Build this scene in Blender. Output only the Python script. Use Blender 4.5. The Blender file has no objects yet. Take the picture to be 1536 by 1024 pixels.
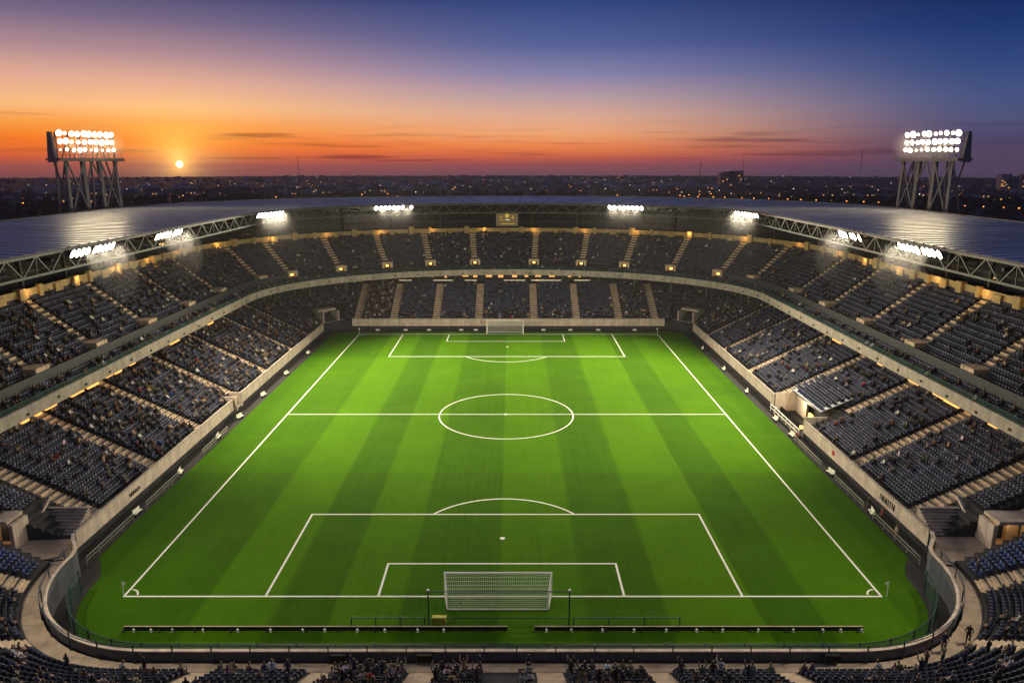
import bpy, math, random
import numpy as np
from mathutils import Vector, Matrix

R = math.radians
rnd = random.Random(11)
rng = np.random.default_rng(11)
scene = bpy.context.scene
col = scene.collection
HCAM = 38.0
CX = -0.85            # centre line of the pitch
GZ = -6.0             # ground level outside the stadium


# ------------------------------------------------------------------ helpers
def tag(o, label=None, cat=None, group=None, kind=None):
    if label: o['label'] = label
    if cat: o['category'] = cat
    if group: o['group'] = group
    if kind: o['kind'] = kind
    return o


def empty(name, loc=(0, 0, 0), rz=0.0, parent=None):
    o = bpy.data.objects.new(name, None)
    o.empty_display_size = 0.3
    col.objects.link(o)
    o.location = loc
    o.rotation_euler = (0, 0, rz)
    if parent: o.parent = parent
    return o


def link(name, me, parent=None):
    o = bpy.data.objects.new(name, me)
    col.objects.link(o)
    if parent: o.parent = parent
    return o


class MB:
    """collects faces for one mesh"""
    def __init__(self):
        self.v, self.f, self.m = [], [], []

    def add(self, vs, fs, mat=0):
        b = len(self.v)
        self.v.extend([tuple(p) for p in vs])
        for f in fs:
            self.f.append(tuple(b + i for i in f))
            self.m.append(mat)

    def box(self, c, s, rz=0.0, mat=0, top=1.0):
        hx, hy, hz = s[0] / 2, s[1] / 2, s[2] / 2
        ca, sa = math.cos(rz), math.sin(rz)
        vs = []
        for z, k in ((-hz, 1.0), (hz, top)):
            for x, y in ((-hx, -hy), (hx, -hy), (hx, hy), (-hx, hy)):
                x, y = x * k, y * k
                vs.append((c[0] + x * ca - y * sa, c[1] + x * sa + y * ca, c[2] + z))
        self.add(vs, [(3, 2, 1, 0), (4, 5, 6, 7), (0, 1, 5, 4), (1, 2, 6, 5), (2, 3, 7, 6), (3, 0, 4, 7)], mat)

    def bar(self, p, q, w, mat=0, n=4):
        p, q = Vector(p), Vector(q)
        d = (q - p)
        if d.length < 1e-6: return
        d.normalize()
        up = Vector((0, 0, 1)) if abs(d.z) < 0.95 else Vector((1, 0, 0))
        a = d.cross(up).normalized()
        b = a.cross(d)
        vs = []
        for o in (p, q):
            for k in range(n):
                t = 2 * math.pi * (k + .5) / n
                vs.append(o + (a * math.cos(t) + b * math.sin(t)) * w * .5 * (1.414 if n == 4 else 1))
        fs = [(k, (k + 1) % n, n + (k + 1) % n, n + k) for k in range(n)]
        fs += [tuple(range(n - 1, -1, -1)), tuple(range(n, 2 * n))]
        self.add(vs, fs, mat)

    def sweep(self, path, prof, s0, s1, mat=0, closed=False, caps=False, step=1.2):
        ss = path.samples(s0, s1, step)
        n, k = len(ss), len(prof)
        grid = np.zeros((n, k, 3))
        for j, (d, z) in enumerate(prof):
            grid[:, j, :2] = path.at(ss, d)
            grid[:, j, 2] = z
        vs = grid.reshape(-1, 3).tolist()
        fs = []
        kk = k if closed else k - 1
        for i in range(n - 1):
            for j in range(kk):
                j2 = (j + 1) % k
                fs.append((i * k + j, i * k + j2, (i + 1) * k + j2, (i + 1) * k + j))
        if caps:
            fs.append(tuple(range(k)))
            fs.append(tuple((n - 1) * k + j for j in range(k - 1, -1, -1)))
        self.add(vs, fs, mat)

    def build(self, name, mats, parent=None, smooth=False):
        me = bpy.data.meshes.new(name)
        me.from_pydata(self.v, [], self.f)
        for m in (mats if isinstance(mats, (list, tuple)) else [mats]):
            me.materials.append(m)
        if len(me.materials) > 1:
            me.polygons.foreach_set('material_index', self.m)
        if smooth:
            me.polygons.foreach_set('use_smooth', [True] * len(me.polygons))
        me.update()
        return link(name, me, parent)


class Path:
    def __init__(self, pts, nrm):
        self.p = np.array(pts, float)
        self.n = np.array(nrm, float)
        self.n /= np.linalg.norm(self.n, axis=1)[:, None]
        seg = np.linalg.norm(np.diff(self.p, axis=0), axis=1)
        self.s = np.concatenate([[0], np.cumsum(seg)])
        self.L = self.s[-1]

    def at(self, ss, d):
        q = self.p + self.n * d
        return np.stack([np.interp(ss, self.s, q[:, 0]), np.interp(ss, self.s, q[:, 1])], -1)

    def normal(self, ss):
        n = np.stack([np.interp(ss, self.s, self.n[:, 0]), np.interp(ss, self.s, self.n[:, 1])], -1)
        return n / np.linalg.norm(n, axis=-1, keepdims=True)

    def samples(self, s0, s1, step):
        return np.linspace(s0, s1, max(2, int(round((s1 - s0) / step)) + 1))

    def near(self, x, y):
        return float(self.s[np.argmin((self.p[:, 0] - x) ** 2 + (self.p[:, 1] - y) ** 2)])

    def row(self, d, s0, s1, m0, m1, sp):
        """evenly spaced seat places along the line at offset d between s0 and s1, margins m0/m1"""
        q = self.p + self.n * d
        cl = np.concatenate([[0], np.cumsum(np.linalg.norm(np.diff(q, axis=0), axis=1))])
        a, b = np.interp([s0, s1], self.s, cl)
        a, b = a + m0, b - m1
        cnt = int((b - a) / sp)
        if cnt < 1: return np.zeros((0, 2)), np.zeros((0, 2))
        off = ((b - a) - cnt * sp) / 2
        l = a + off + sp * (np.arange(cnt) + .5)
        ss = np.interp(l, cl, self.s)
        return self.at(ss, d), self.normal(ss)


def frange(a, b, st):
    n = max(1, int(abs(b - a) / st))
    return [a + (b - a) * i / n for i in range(n)]


def lower_path():
    hn, hw, y0, r0, y1, r1 = 39.9, 42.2, 47.7, 13.5, 168.8, 4.0
    P = []

    def put(x, y): P.append((CX + x, y))
    for x in frange(0, -(hn - r0), .5): put(x, y0)
    for t in frange(0, 90, 2): put(-(hn - r0) - r0 * math.sin(R(t)), y0 + r0 - r0 * math.cos(R(t)))
    for y in frange(y0 + r0, y1 - r1, .4):
        k = min(1, max(0, (y - 61.6) / 4.4)); k = k * k * (3 - 2 * k)
        put(-(hn + (hw - hn) * k), y)
    for t in frange(0, 90, 5): put(-(hw - r1) - r1 * math.cos(R(t)), y1 - r1 + r1 * math.sin(R(t)))
    for x in frange(-(hw - r1), 0, .5): put(x, y1)
    put(0, y1)
    P += [(2 * CX - x, y) for x, y in P[-2::-1]]
    Q = np.array(P)
    T = np.gradient(Q, axis=0)
    T[0] = T[-1] = (-1, 0)
    return Path(P, np.stack([T[:, 1] * -1, T[:, 0]], -1))


YE = 145.0


def oval_path(a, b, ystart):
    P, N = [], []
    for y in frange(ystart, YE, .5): P.append((CX - a, y)); N.append((-1, 0))
    for t in frange(0, 180, .75):
        c, s = -math.cos(R(t)), math.sin(R(t))
        P.append((CX + a * c, YE + b * s)); N.append((c / a, s / b))
    for y in frange(YE, ystart, .5): P.append((CX + a, y)); N.append((1, 0))
    P.append((CX + a, ystart)); N.append((1, 0))
    return Path(P, N)


LP = lower_path()
UP = oval_path(52.3, 38.0, 44.0)
RI = oval_path(50.0, 37.3, 40.0)

# ------------------------------------------------------------------ materials


def nt(m): return m.node_tree.nodes, m.node_tree.links


def mat(name, c, rough=.7, metal=0.0, var=.18, scale=1.5, spec=.35, bump=0.0, emis=None, estr=0.0, sample=True):
    m = bpy.data.materials.new(name)
    m.use_nodes = True
    n, l = nt(m)
    b = n['Principled BSDF']
    b.inputs['Roughness'].default_value = rough
    b.inputs['Metallic'].default_value = metal
    b.inputs['Specular IOR Level'].default_value = spec
    if emis:
        b.inputs['Emission Color'].default_value = (*emis, 1)
        b.inputs['Emission Strength'].default_value = estr
        if not sample:
            m.cycles.emission_sampling = 'NONE'
    g = n.new('ShaderNodeNewGeometry')
    t = n.new('ShaderNodeTexNoise')
    t.inputs['Scale'].default_value = scale
    t.inputs['Detail'].default_value = 6
    t.inputs['Roughness'].default_value = .65
    l.new(g.outputs['Position'], t.inputs['Vector'])
    r = n.new('ShaderNodeValToRGB')
    r.color_ramp.elements[0].position = .3
    r.color_ramp.elements[1].position = .7
    r.color_ramp.elements[0].color = (*[x * (1 - var) for x in c], 1)
    r.color_ramp.elements[1].color = (*[min(1, x * (1 + var)) for x in c], 1)
    l.new(t.outputs['Fac'], r.inputs['Fac'])
    l.new(r.outputs['Color'], b.inputs['Base Color'])
    if bump:
        bp = n.new('ShaderNodeBump')
        bp.inputs['Strength'].default_value = bump
        bp.inputs['Distance'].default_value = .05
        l.new(t.outputs['Fac'], bp.inputs['Height'])
        l.new(bp.outputs['Normal'], b.inputs['Normal'])
    return m


def concrete(name, c, joints=0.0):
    """concrete with streaks that run down it and panel joints"""
    m = mat(name, c, .85, 0, .16, .8, .25, .15)
    n, l = nt(m)
    b = n['Principled BSDF']
    src = b.inputs['Base Color'].links[0].from_socket
    g = n.new('ShaderNodeNewGeometry')
    mp = n.new('ShaderNodeMapping')
    mp.inputs['Scale'].default_value = (.7, .7, .25)
    l.new(g.outputs['Position'], mp.inputs['Vector'])
    t = n.new('ShaderNodeTexNoise')
    t.inputs['Scale'].default_value = 1.4
    t.inputs['Detail'].default_value = 4
    l.new(mp.outputs['Vector'], t.inputs['Vector'])
    r = n.new('ShaderNodeMapRange')
    r.inputs['From Min'].default_value = .38
    r.inputs['From Max'].default_value = .62
    r.inputs['To Min'].default_value = .82
    r.inputs['To Max'].default_value = 1.06
    l.new(t.outputs['Fac'], r.inputs['Value'])
    mx = n.new('ShaderNodeMix')
    mx.data_type = 'RGBA'
    mx.blend_type = 'MULTIPLY'
    mx.inputs['Factor'].default_value = 1
    l.new(src, mx.inputs['A'])
    l.new(r.outputs['Result'], mx.inputs['B'])
    out = mx.outputs['Result']
    if joints:
        sx = n.new('ShaderNodeSeparateXYZ')
        l.new(g.outputs['Position'], sx.inputs[0])
        for ax in ('X', 'Y'):
            w = n.new('ShaderNodeMath'); w.operation = 'PINGPONG'
            w.inputs[1].default_value = joints / 2
            l.new(sx.outputs[ax], w.inputs[0])
            gt = n.new('ShaderNodeMapRange')
            gt.inputs['From Min'].default_value = .03
            gt.inputs['From Max'].default_value = .09
            gt.inputs['To Min'].default_value = .78
            l.new(w.outputs[0], gt.inputs['Value'])
            m2 = n.new('ShaderNodeMix'); m2.data_type = 'RGBA'; m2.blend_type = 'MULTIPLY'
            m2.inputs['Factor'].default_value = 1
            l.new(out, m2.inputs['A']); l.new(gt.outputs['Result'], m2.inputs['B'])
            out = m2.outputs['Result']
    l.new(out, b.inputs['Base Color'])
    return m


M = {}
M['wall'] = concrete('wall_concrete', (.60, .50, .41), 2.4)
M['parapet'] = concrete('parapet_concrete', (.46, .40, .33), 2.4)
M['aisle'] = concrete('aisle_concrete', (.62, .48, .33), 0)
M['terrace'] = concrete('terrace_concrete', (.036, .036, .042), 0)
M['floor'] = concrete('landing_concrete', (.50, .39, .28), 4.0)
M['steps'] = concrete('step_concrete', (.40, .35, .29), 0)
M['amber'] = concrete('back_wall_render', (.50, .36, .17), 0)
M['dark'] = mat('dark_steel', (.022, .024, .026), .6)
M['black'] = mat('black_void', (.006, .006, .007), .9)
M['track'] = mat('asphalt', (.016, .016, .014), .9, 0, .4, .6)
M['steel'] = mat('painted_steel', (.24, .24, .20), .5, .2)
M['truss'] = mat('truss_steel', (.065, .073, .066), .5, .2)
M['tower'] = mat('tower_steel', (.27, .25, .23), .5, .3)
M['white'] = mat('white_paint', (.84, .82, .76), .5, 0, .06)
M['line'] = mat('line_paint', (.82, .82, .72), .8, 0, .10, 3)
M['net'] = mat('net_cord', (.80, .80, .66), .9, 0, .1)
M['green_steel'] = mat('green_steel', (.012, .045, .040), .5)
M['railblue'] = mat('blue_steel', (.035, .055, .085), .45)
M['glass'] = mat('dark_glass', (.012, .018, .024), .12, 0, .3, .3, .6)
M['panel'] = mat('grey_panel', (.05, .055, .062), .5)
M['boardgrey'] = mat('barrier_panel', (.075, .08, .10), .6, 0, .3, .9)
M['lens'] = mat('lamp_lens', (.9, .9, .85), .3, emis=(1.0, .90, .74), estr=12, sample=False)
M['lens_dim'] = mat('lamp_lens_dim', (.9, .9, .85), .3, emis=(1.0, .86, .66), estr=2.0, sample=False)
M['warm'] = mat('warm_lamp', (.9, .6, .3), .4, emis=(1.0, .48, .10), estr=3.2, sample=False)
M['warmwin'] = mat('lit_window', (.6, .4, .2), .4, var=.6, scale=1.7, emis=(1.0, .48, .12), estr=1.0, sample=False)
M['warmwin2'] = mat('lit_kiosk', (.6, .4, .2), .4, var=.6, scale=2.7, emis=(1.0, .42, .07), estr=1.5, sample=False)
M['whitewin'] = mat('lit_counter', (.7, .65, .5), .4, emis=(1.0, .80, .48), estr=.55, sample=False)
M['navy'] = mat('navy_plastic', (.030, .045, .115), .45, 0, .2, .7)
M['yellow'] = mat('yellow_plastic', (.45, .40, .02), .6)
M['skin'] = mat('skin', (.34, .20, .145), .6)
M['hair'] = mat('hair', (.025, .018, .014), .6)
M['trousers'] = mat('trousers', (.030, .032, .045), .8)
M['red'] = mat('red_paint', (.45, .03, .03), .6)
M['text'] = mat('dark_lettering', (.03, .03, .035), .6)


def attr_mat(name, rough=.6, spec=.3):
    m = bpy.data.materials.new(name)
    m.use_nodes = True
    n, l = nt(m)
    a = n.new('ShaderNodeAttribute')
    a.attribute_name = 'tint'
    b = n['Principled BSDF']
    b.inputs['Roughness'].default_value = rough
    b.inputs['Specular IOR Level'].default_value = spec
    l.new(a.outputs['Color'], b.inputs['Base Color'])
    return m


M['seatcloud'] = attr_mat('seat_plastic', .6, .12)
M['crowd'] = attr_mat('crowd_cloth', .85, .1)

sm = mat('shirt', (.1, .1, .1), .85)
n, l = nt(sm)
oi = n.new('ShaderNodeObjectInfo')
l.new(oi.outputs['Color'], n['Principled BSDF'].inputs['Base Color'])
M['shirt'] = sm
sm = mat('seat_shell', (.1, .1, .1), .45, spec=.4)
n, l = nt(sm)
oi = n.new('ShaderNodeObjectInfo')
l.new(oi.outputs['Color'], n['Principled BSDF'].inputs['Base Color'])
M['seat'] = sm


def grass_material():
    m = bpy.data.materials.new('turf')
    m.use_nodes = True
    n, l = nt(m)
    b = n['Principled BSDF']
    b.inputs['Roughness'].default_value = .9
    b.inputs['Specular IOR Level'].default_value = .03
    g = n.new('ShaderNodeNewGeometry')
    sx = n.new('ShaderNodeSeparateXYZ')
    l.new(g.outputs['Position'], sx.inputs[0])
    # mowing stripes along the pitch
    wob = n.new('ShaderNodeTexNoise'); wob.inputs['Scale'].default_value = .22
    l.new(g.outputs['Position'], wob.inputs['Vector'])
    wa = n.new('ShaderNodeMath'); wa.operation = 'MULTIPLY_ADD'
    wa.inputs[1].default_value = .3; 
    l.new(wob.outputs['Fac'], wa.inputs[0]); l.new(sx.outputs['X'], wa.inputs[2])
    mr = n.new('ShaderNodeMapRange')
    mr.inputs['From Min'].default_value = -42 + .15
    mr.inputs['From Max'].default_value = 42 + .15
    l.new(wa.outputs[0], mr.inputs['Value'])
    cr = n.new('ShaderNodeValToRGB')
    e = cr.color_ramp
    seq = [(-42, .10), (-38.3, .28), (-27.4, .95), (-20.7, .18), (-15.6, .85), (-9.8, .2), (-1.1, .78), (6.5, .22), (13.5, 1.0), (21.5, .15), (26.8, .72), (33.8, .3), (36.8, .12)]
    stops = []
    for i, (x, v) in enumerate(seq):
        if i == 0: stops.append((x, v))
        else:
            w = .06 if x > -2 and x < 0 else .16
            stops += [(x - w, seq[i - 1][1]), (x + w, v)]
    while len(e.elements) < len(stops): e.elements.new(.5)
    for el, (x, v) in zip(e.elements, stops):
        el.position = (x + 42) / 84
    for i, (x, v) in enumerate(stops):
        e.elements[i].position = (x + 42) / 84
        e.elements[i].color = (v, v, v, 1)
    l.new(mr.outputs['Result'], cr.inputs['Fac'])
    # cross bands
    mr2 = n.new('ShaderNodeMapRange')
    mr2.inputs['From Min'].default_value = 48; mr2.inputs['From Max'].default_value = 168
    l.new(sx.outputs['Y'], mr2.inputs['Value'])
    cb = n.new('ShaderNodeValToRGB')
    st = [(48, .42), (59, .42), (59.5, .5), (70, .46), (86.3, .46), (86.8, .62), (108.6, .60), (109.2, .66), (120, .62), (131, .70), (144, .66), (144.4, .6), (155, .66), (168, .6)]
    while len(cb.color_ramp.elements) < len(st): cb.color_ramp.elements.new(.5)
    for i, (y, v) in enumerate(st):
        cb.color_ramp.elements[i].position = (y - 48) / 120
        cb.color_ramp.elements[i].color = (v, v, v, 1)
    l.new(mr2.outputs['Result'], cb.inputs['Fac'])
    # fine streaks drawn by the mower, patches and blades
    mp = n.new('ShaderNodeMapping'); mp.inputs['Scale'].default_value = (2.6, .05, 1)
    l.new(g.outputs['Position'], mp.inputs['Vector'])
    st1 = n.new('ShaderNodeTexNoise'); st1.inputs['Scale'].default_value = 1; st1.inputs['Detail'].default_value = 4
    l.new(mp.outputs['Vector'], st1.inputs['Vector'])
    pt = n.new('ShaderNodeTexNoise'); pt.inputs['Scale'].default_value = .16; pt.inputs['Detail'].default_value = 8; pt.inputs['Roughness'].default_value = .7
    l.new(g.outputs['Position'], pt.inputs['Vector'])
    fn = n.new('ShaderNodeTexNoise'); fn.inputs['Scale'].default_value = 5; fn.inputs['Detail'].default_value = 8; fn.inputs['Roughness'].default_value = .8
    l.new(g.outputs['Position'], fn.inputs['Vector'])

    def acc(prev, sock, k, off):
        a = n.new('ShaderNodeMath'); a.operation = 'MULTIPLY_ADD'
        l.new(sock, a.inputs[0]); a.inputs[1].default_value = k
        if prev is None: a.inputs[2].default_value = off
        else:
            s = n.new('ShaderNodeMath'); s.operation = 'ADD'; s.inputs[1].default_value = off
            l.new(prev, s.inputs[0]); l.new(s.outputs[0], a.inputs[2])
        return a.outputs[0]
    v = acc(None, cr.outputs['Color'], .33, .04)
    v = acc(v, cb.outputs['Color'], .55, -.06)
    v = acc(v, st1.outputs['Fac'], .22, -.11)
    v = acc(v, pt.outputs['Fac'], .42, -.21)
    v = acc(v, fn.outputs['Fac'], .62, -.31)
    fr = n.new('ShaderNodeValToRGB')
    fr.color_ramp.elements[0].position = 0.0
    fr.color_ramp.elements[0].color = (.010, .050, .0006, 1)
    fr.color_ramp.elements[1].position = 1.0
    fr.color_ramp.elements[1].color = (.098, .246, .001, 1)
    l.new(v, fr.inputs['Fac'])
    l.new(fr.outputs['Color'], b.inputs['Base Color'])
    bp = n.new('ShaderNodeBump'); bp.inputs['Strength'].default_value = .5; bp.inputs['Distance'].default_value = .06
    l.new(fn.outputs['Fac'], bp.inputs['Height']); l.new(bp.outputs['Normal'], b.inputs['Normal'])
    return m


M['turf'] = grass_material()


def roof_material():
    m = mat('roof_sheet', (.52, .515, .555), .45, .1, .25, .12, .6)
    n, l = nt(m)
    b = n['Principled BSDF']
    uv = n.new('ShaderNodeUVMap')
    sx = n.new('ShaderNodeSeparateXYZ'); l.new(uv.outputs['UV'], sx.inputs[0])
    w = n.new('ShaderNodeMath'); w.operation = 'PINGPONG'; w.inputs[1].default_value = .8
    l.new(sx.outputs['X'], w.inputs[0])
    e = n.new('ShaderNodeMapRange'); e.inputs['From Min'].default_value = 0; e.inputs['From Max'].default_value = .16
    e.inputs['To Min'].default_value = 1; e.inputs['To Max'].default_value = 0
    l.new(w.outputs[0], e.inputs['Value'])
    no = n.new('ShaderNodeTexNoise'); no.inputs['Scale'].default_value = .35; no.inputs['Detail'].default_value = 5
    mp = n.new('ShaderNodeMapping'); mp.inputs['Scale'].default_value = (1.6, .22, 1)
    l.new(uv.outputs['UV'], mp.inputs['Vector']); l.new(mp.outputs['Vector'], no.inputs['Vector'])
    ad = n.new('ShaderNodeMath'); ad.operation = 'ADD'
    l.new(e.outputs['Result'], ad.inputs[0]); l.new(no.outputs['Fac'], ad.inputs[1])
    bp = n.new('ShaderNodeBump'); bp.inputs['Strength'].default_value = .5; bp.inputs['Distance'].default_value = .12
    l.new(ad.outputs[0], bp.inputs['Height']); l.new(bp.outputs['Normal'], b.inputs['Normal'])
    # stained sheets: each strip its own tone
    fl = n.new('ShaderNodeMath'); fl.operation = 'FLOOR'
    dv = n.new('ShaderNodeMath'); dv.operation = 'DIVIDE'; dv.inputs[1].default_value = 1.6
    l.new(sx.outputs['X'], dv.inputs[0]); l.new(dv.outputs[0], fl.inputs[0])
    wn = n.new('ShaderNodeTexWhiteNoise'); wn.noise_dimensions = '1D'
    l.new(fl.outputs[0], wn.inputs['W'])
    mr = n.new('ShaderNodeMapRange'); mr.inputs['To Min'].default_value = .6; mr.inputs['To Max'].default_value = 1.2
    l.new(wn.outputs['Value'], mr.inputs['Value'])
    mx = n.new('ShaderNodeMix'); mx.data_type = 'RGBA'; mx.blend_type = 'MULTIPLY'; mx.inputs['Factor'].default_value = 1
    src = b.inputs['Base Color'].links[0].from_socket
    l.new(src, mx.inputs['A']); l.new(mr.outputs['Result'], mx.inputs['B']); l.new(mx.outputs['Result'], b.inputs['Base Color'])
    rr = n.new('ShaderNodeMapRange'); rr.inputs['To Min'].default_value = .27; rr.inputs['To Max'].default_value = .44
    l.new(no.outputs['Fac'], rr.inputs['Value']); l.new(rr.outputs['Result'], b.inputs['Roughness'])
    return m


M['roof'] = roof_material()
M['roofseam'] = mat('roof_seam', (.42, .42, .47), .6, 0, .3, .3)


def mesh_fence_material():
    m = mat('fence_netting', (.010, .060, .045), .7)
    n, l = nt(m)
    b = n['Principled BSDF']
    tr = n.new('ShaderNodeBsdfTransparent')
    mx = n.new('ShaderNodeMixShader'); mx.inputs[0].default_value = .42
    l.new(tr.outputs[0], mx.inputs[1]); l.new(b.outputs[0], mx.inputs[2])
    l.new(mx.outputs[0], n['Material Output'].inputs['Surface'])
    return m


M['netting'] = mesh_fence_material()

# ------------------------------------------------------------------ outer terrain
RT = 2900.0
tb = MB()
rings = [0, 120, 300, 600, 900, 1250, 1600, 2000, 2400, 2700, RT]
seg = 128
vs = [(0, 0, GZ)]
for r in rings[1:]:
    for k in range(seg):
        a = 2 * math.pi * k / seg
        vs.append((r * math.sin(a), r * math.cos(a), GZ))
fs = [(0, 1 + (k + 1) % seg, 1 + k) for k in range(seg)]
for i in range(len(rings) - 2):
    o0, o1 = 1 + i * seg, 1 + (i + 1) * seg
    for k in range(seg):
        fs.append((o0 + k, o0 + (k + 1) % seg, o1 + (k + 1) % seg, o1 + k))
tb.add(vs, fs)
tm = mat('dusk_fields', (.03, .032, .022), .95, 0, .6, .006)
n, l = nt(tm)
vo = n.new('ShaderNodeTexVoronoi'); vo.inputs['Scale'].default_value = .008
g = n.new('ShaderNodeNewGeometry'); l.new(g.outputs['Position'], vo.inputs['Vector'])
mx = n.new('ShaderNodeMix'); mx.data_type = 'RGBA'; mx.blend_type = 'MULTIPLY'; mx.inputs['Factor'].default_value = .8
src = n['Principled BSDF'].inputs['Base Color'].links[0].from_socket
l.new(src, mx.inputs['A']); l.new(vo.outputs['Color'], mx.inputs['B']); l.new(mx.outputs['Result'], n['Principled BSDF'].inputs['Base Color'])
terrain = tb.build('terrain', tm)
tag(terrain, 'dark flat plain of fields stretching to the horizon', 'terrain', kind='structure')

# ground inside the bowl
gb = MB()
ss = np.linspace(0, LP.L, 260)[:-1]
ring = LP.at(ss, 2.0)
gb.add([(x, y, 0.0) for x, y in ring], [tuple(range(len(ring) - 1, -1, -1))])
tag(gb.build('running_strip', M['track']), 'dark asphalt strip between the turf and the stand walls', 'ground', kind='structure')
gb = MB()
ring = LP.at(ss, -1.9)
gb.add([(x, y, 0.02) for x, y in ring], [tuple(range(len(ring) - 1, -1, -1))])
tag(gb.build('pitch', M['turf']), 'striped green football turf with rounded near corners', 'pitch', kind='structure')

# ------------------------------------------------------------------ pitch markings
XL, XR, YN, YH, YF = -35.1, 33.4, 59.2, 108.9, 164.4
LW = .21


def rect_line(mb, x0, y0, x1, y1, w=LW, z=.026):
    if abs(x1 - x0) > abs(y1 - y0):
        mb.add([(x0, y0 - w / 2, z), (x1, y0 - w / 2, z), (x1, y1 + w / 2, z), (x0, y1 + w / 2, z)], [(0, 1, 2, 3)])
    else:
        mb.add([(x0 - w / 2, y0, z), (x0 + w / 2, y0, z), (x1 + w / 2, y1, z), (x1 - w / 2, y1, z)], [(0, 1, 2, 3)])


def arc_line(mb, cx, cy, r, a0, a1, w=LW, n=64, z=.026, ry=None):
    ry = ry or r
    vs = []
    for i in range(n + 1):
        a = R(a0 + (a1 - a0) * i / n)
        for k in (-w / 2, w / 2):
            vs.append((cx + (r + k) * math.cos(a), cy + (ry + k) * math.sin(a), z))
    mb.add(vs, [(2 * i, 2 * i + 1, 2 * i + 3, 2 * i + 2) for i in range(n)])


lm = MB()
h = LW / 2
rect_line(lm, XL - h, YN, XR + h, YN); rect_line(lm, XL - h, YF, XR + h, YF, .3)
rect_line(lm, XL, YN + h, XL, YF - h); rect_line(lm, XR, YN + h, XR, YF - h)
rect_line(lm, XL + h, YH, XR - h, YH)
arc_line(lm, CX - .05, YH - .2, 10.4, 0, 360, n=120, z=.030)
PX0, PX1 = -22.3, 20.85
rect_line(lm, PX0 - h, 75.2, PX1 + h, 75.2); rect_line(lm, PX0, YN + h, PX0, 75.2 - h); rect_line(lm, PX1, YN + h, PX1, 75.2 - h)
rect_line(lm, -12.1 - h, 64.8, 10.15 + h, 64.8); rect_line(lm, -12.1, YN + h, -12.1, 64.8 - h); rect_line(lm, 10.15, YN + h, 10.15, 64.8 - h)
t = math.degrees(math.asin(6.05 / 9.95))
arc_line(lm, -.9, 79.1 - 9.95, 9.95, t + .7, 180 - t - .7, n=48)
FX0, FX1 = -25.0, 22.9
rect_line(lm, FX0 - h, 144.3, FX1 + h, 144.3, .26); rect_line(lm, FX0, 144.3 + h, FX0, YF - .15); rect_line(lm, FX1, 144.3 + h, FX1, YF - .15)
rect_line(lm, -14.4 - h, 157.4, 11.6 + h, 157.4, .22); rect_line(lm, -14.4, 157.4 + h, -14.4, YF - .15); rect_line(lm, 11.6, 157.4 + h, 11.6, YF - .15)
rr_ = (8.2 ** 2 + 4.2 ** 2) / (2 * 4.2)
t = math.degrees(math.asin((rr_ - 4.2) / rr_))
arc_line(lm, -1.2, 140.1 + rr_, rr_, 180 + t + .6, 360 - t - .6, n=48)
for x, y, r in ((-1.0, 69.8, .28), (-1.0, YH + .0, .3), (-1.0, 152.5, .3)):
    lm.add([(x + r * math.cos(k * math.pi / 8), y + r * math.sin(k * math.pi / 8), .034) for k in range(16)], [tuple(range(16))])
arc_line(lm, XL + .1, YN + .1, 1.0, 8, 82, .16, 12)
arc_line(lm, XR - .1, YN + .1, 1.0, 98, 172, .16, 12)
arc_line(lm, XL + .1, YF - .1, 1.0, 278, 352, .16, 12)
arc_line(lm, XR - .1, YF - .1, 1.0, 188, 262, .16, 12)
tag(lm.build('pitch_markings', M['line']), 'white painted football lines on the turf', 'markings', kind='structure')

# ------------------------------------------------------------------ stadium
stadium = empty('stadium', (CX, 110, 0))
tag(stadium, 'two-tier football stadium bowl with curved metal roof around the pitch', 'stadium')


def part(mb, name, mats, parent=stadium, smooth=False):
    o = mb.build(name, mats, smooth=smooth)
    if parent is not None:
        o.parent = parent
        o.matrix_parent_inverse = Matrix.Translation(-Vector(parent.location)) if parent is stadium else Matrix()
    return o


def sub(mb, name, mats, par):
    o = mb.build(name, mats)
    o.parent = par
    o.matrix_parent_inverse = par.matrix_parent_inverse.copy()
    if par.parent is stadium:
        # child keeps world coordinates: parent's world matrix is identity
        o.matrix_parent_inverse = Matrix()
    return o


sLP = LP.near(CX - 39.9, 61.2)      # near edge of left landing
sLQ = LP.near(CX - 42.2, 66.2)      # end of left side stand
sRQ = LP.near(CX + 42.2, 66.2)
sRP = LP.near(CX + 39.9, 61.2)

SD0, SZ0, ST, SR, SN = .95, 2.2, .74, .37, 18          # lower side/far stand rows
ND0, NZ0 = 1.9, 2.45                                   # near stand rows


def steps_profile(d0, z0, tread, rise, n, back, base, front=None):
    pr = [(front if front is not None else d0 - .6, base), (front if front is not None else d0 - .6, z0), (d0 + tread, z0)]
    for i in range(1, n):
        pr.append((d0 + tread * i, z0 + rise * i))
        pr.append((d0 + tread * (i + 1), z0 + rise * i))
    zt = z0 + rise * n
    pr.append((d0 + tread * n, zt)); pr.append((back, zt)); pr.append((back, base))
    return pr


SIDE_PROF = steps_profile(SD0, SZ0, ST, SR, SN, 18.5, .05, .32)
SIDE_TOP = SZ0 + SR * SN
NEAR_PROF = steps_profile(ND0, NZ0, .80, .42, 15, 16.5, .05, .32)
NEAR_PROF[1] = (.32, 2.0)
NEAR_PROF.insert(2, (ND0 - .05, 2.0)); NEAR_PROF.insert(3, (ND0 - .05, NZ0))

# the players' tunnel cuts the right front wall
sT0 = LP.near(CX + 42.2, 110.5); sT1 = LP.near(CX + 42.2, 98.5)

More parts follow.
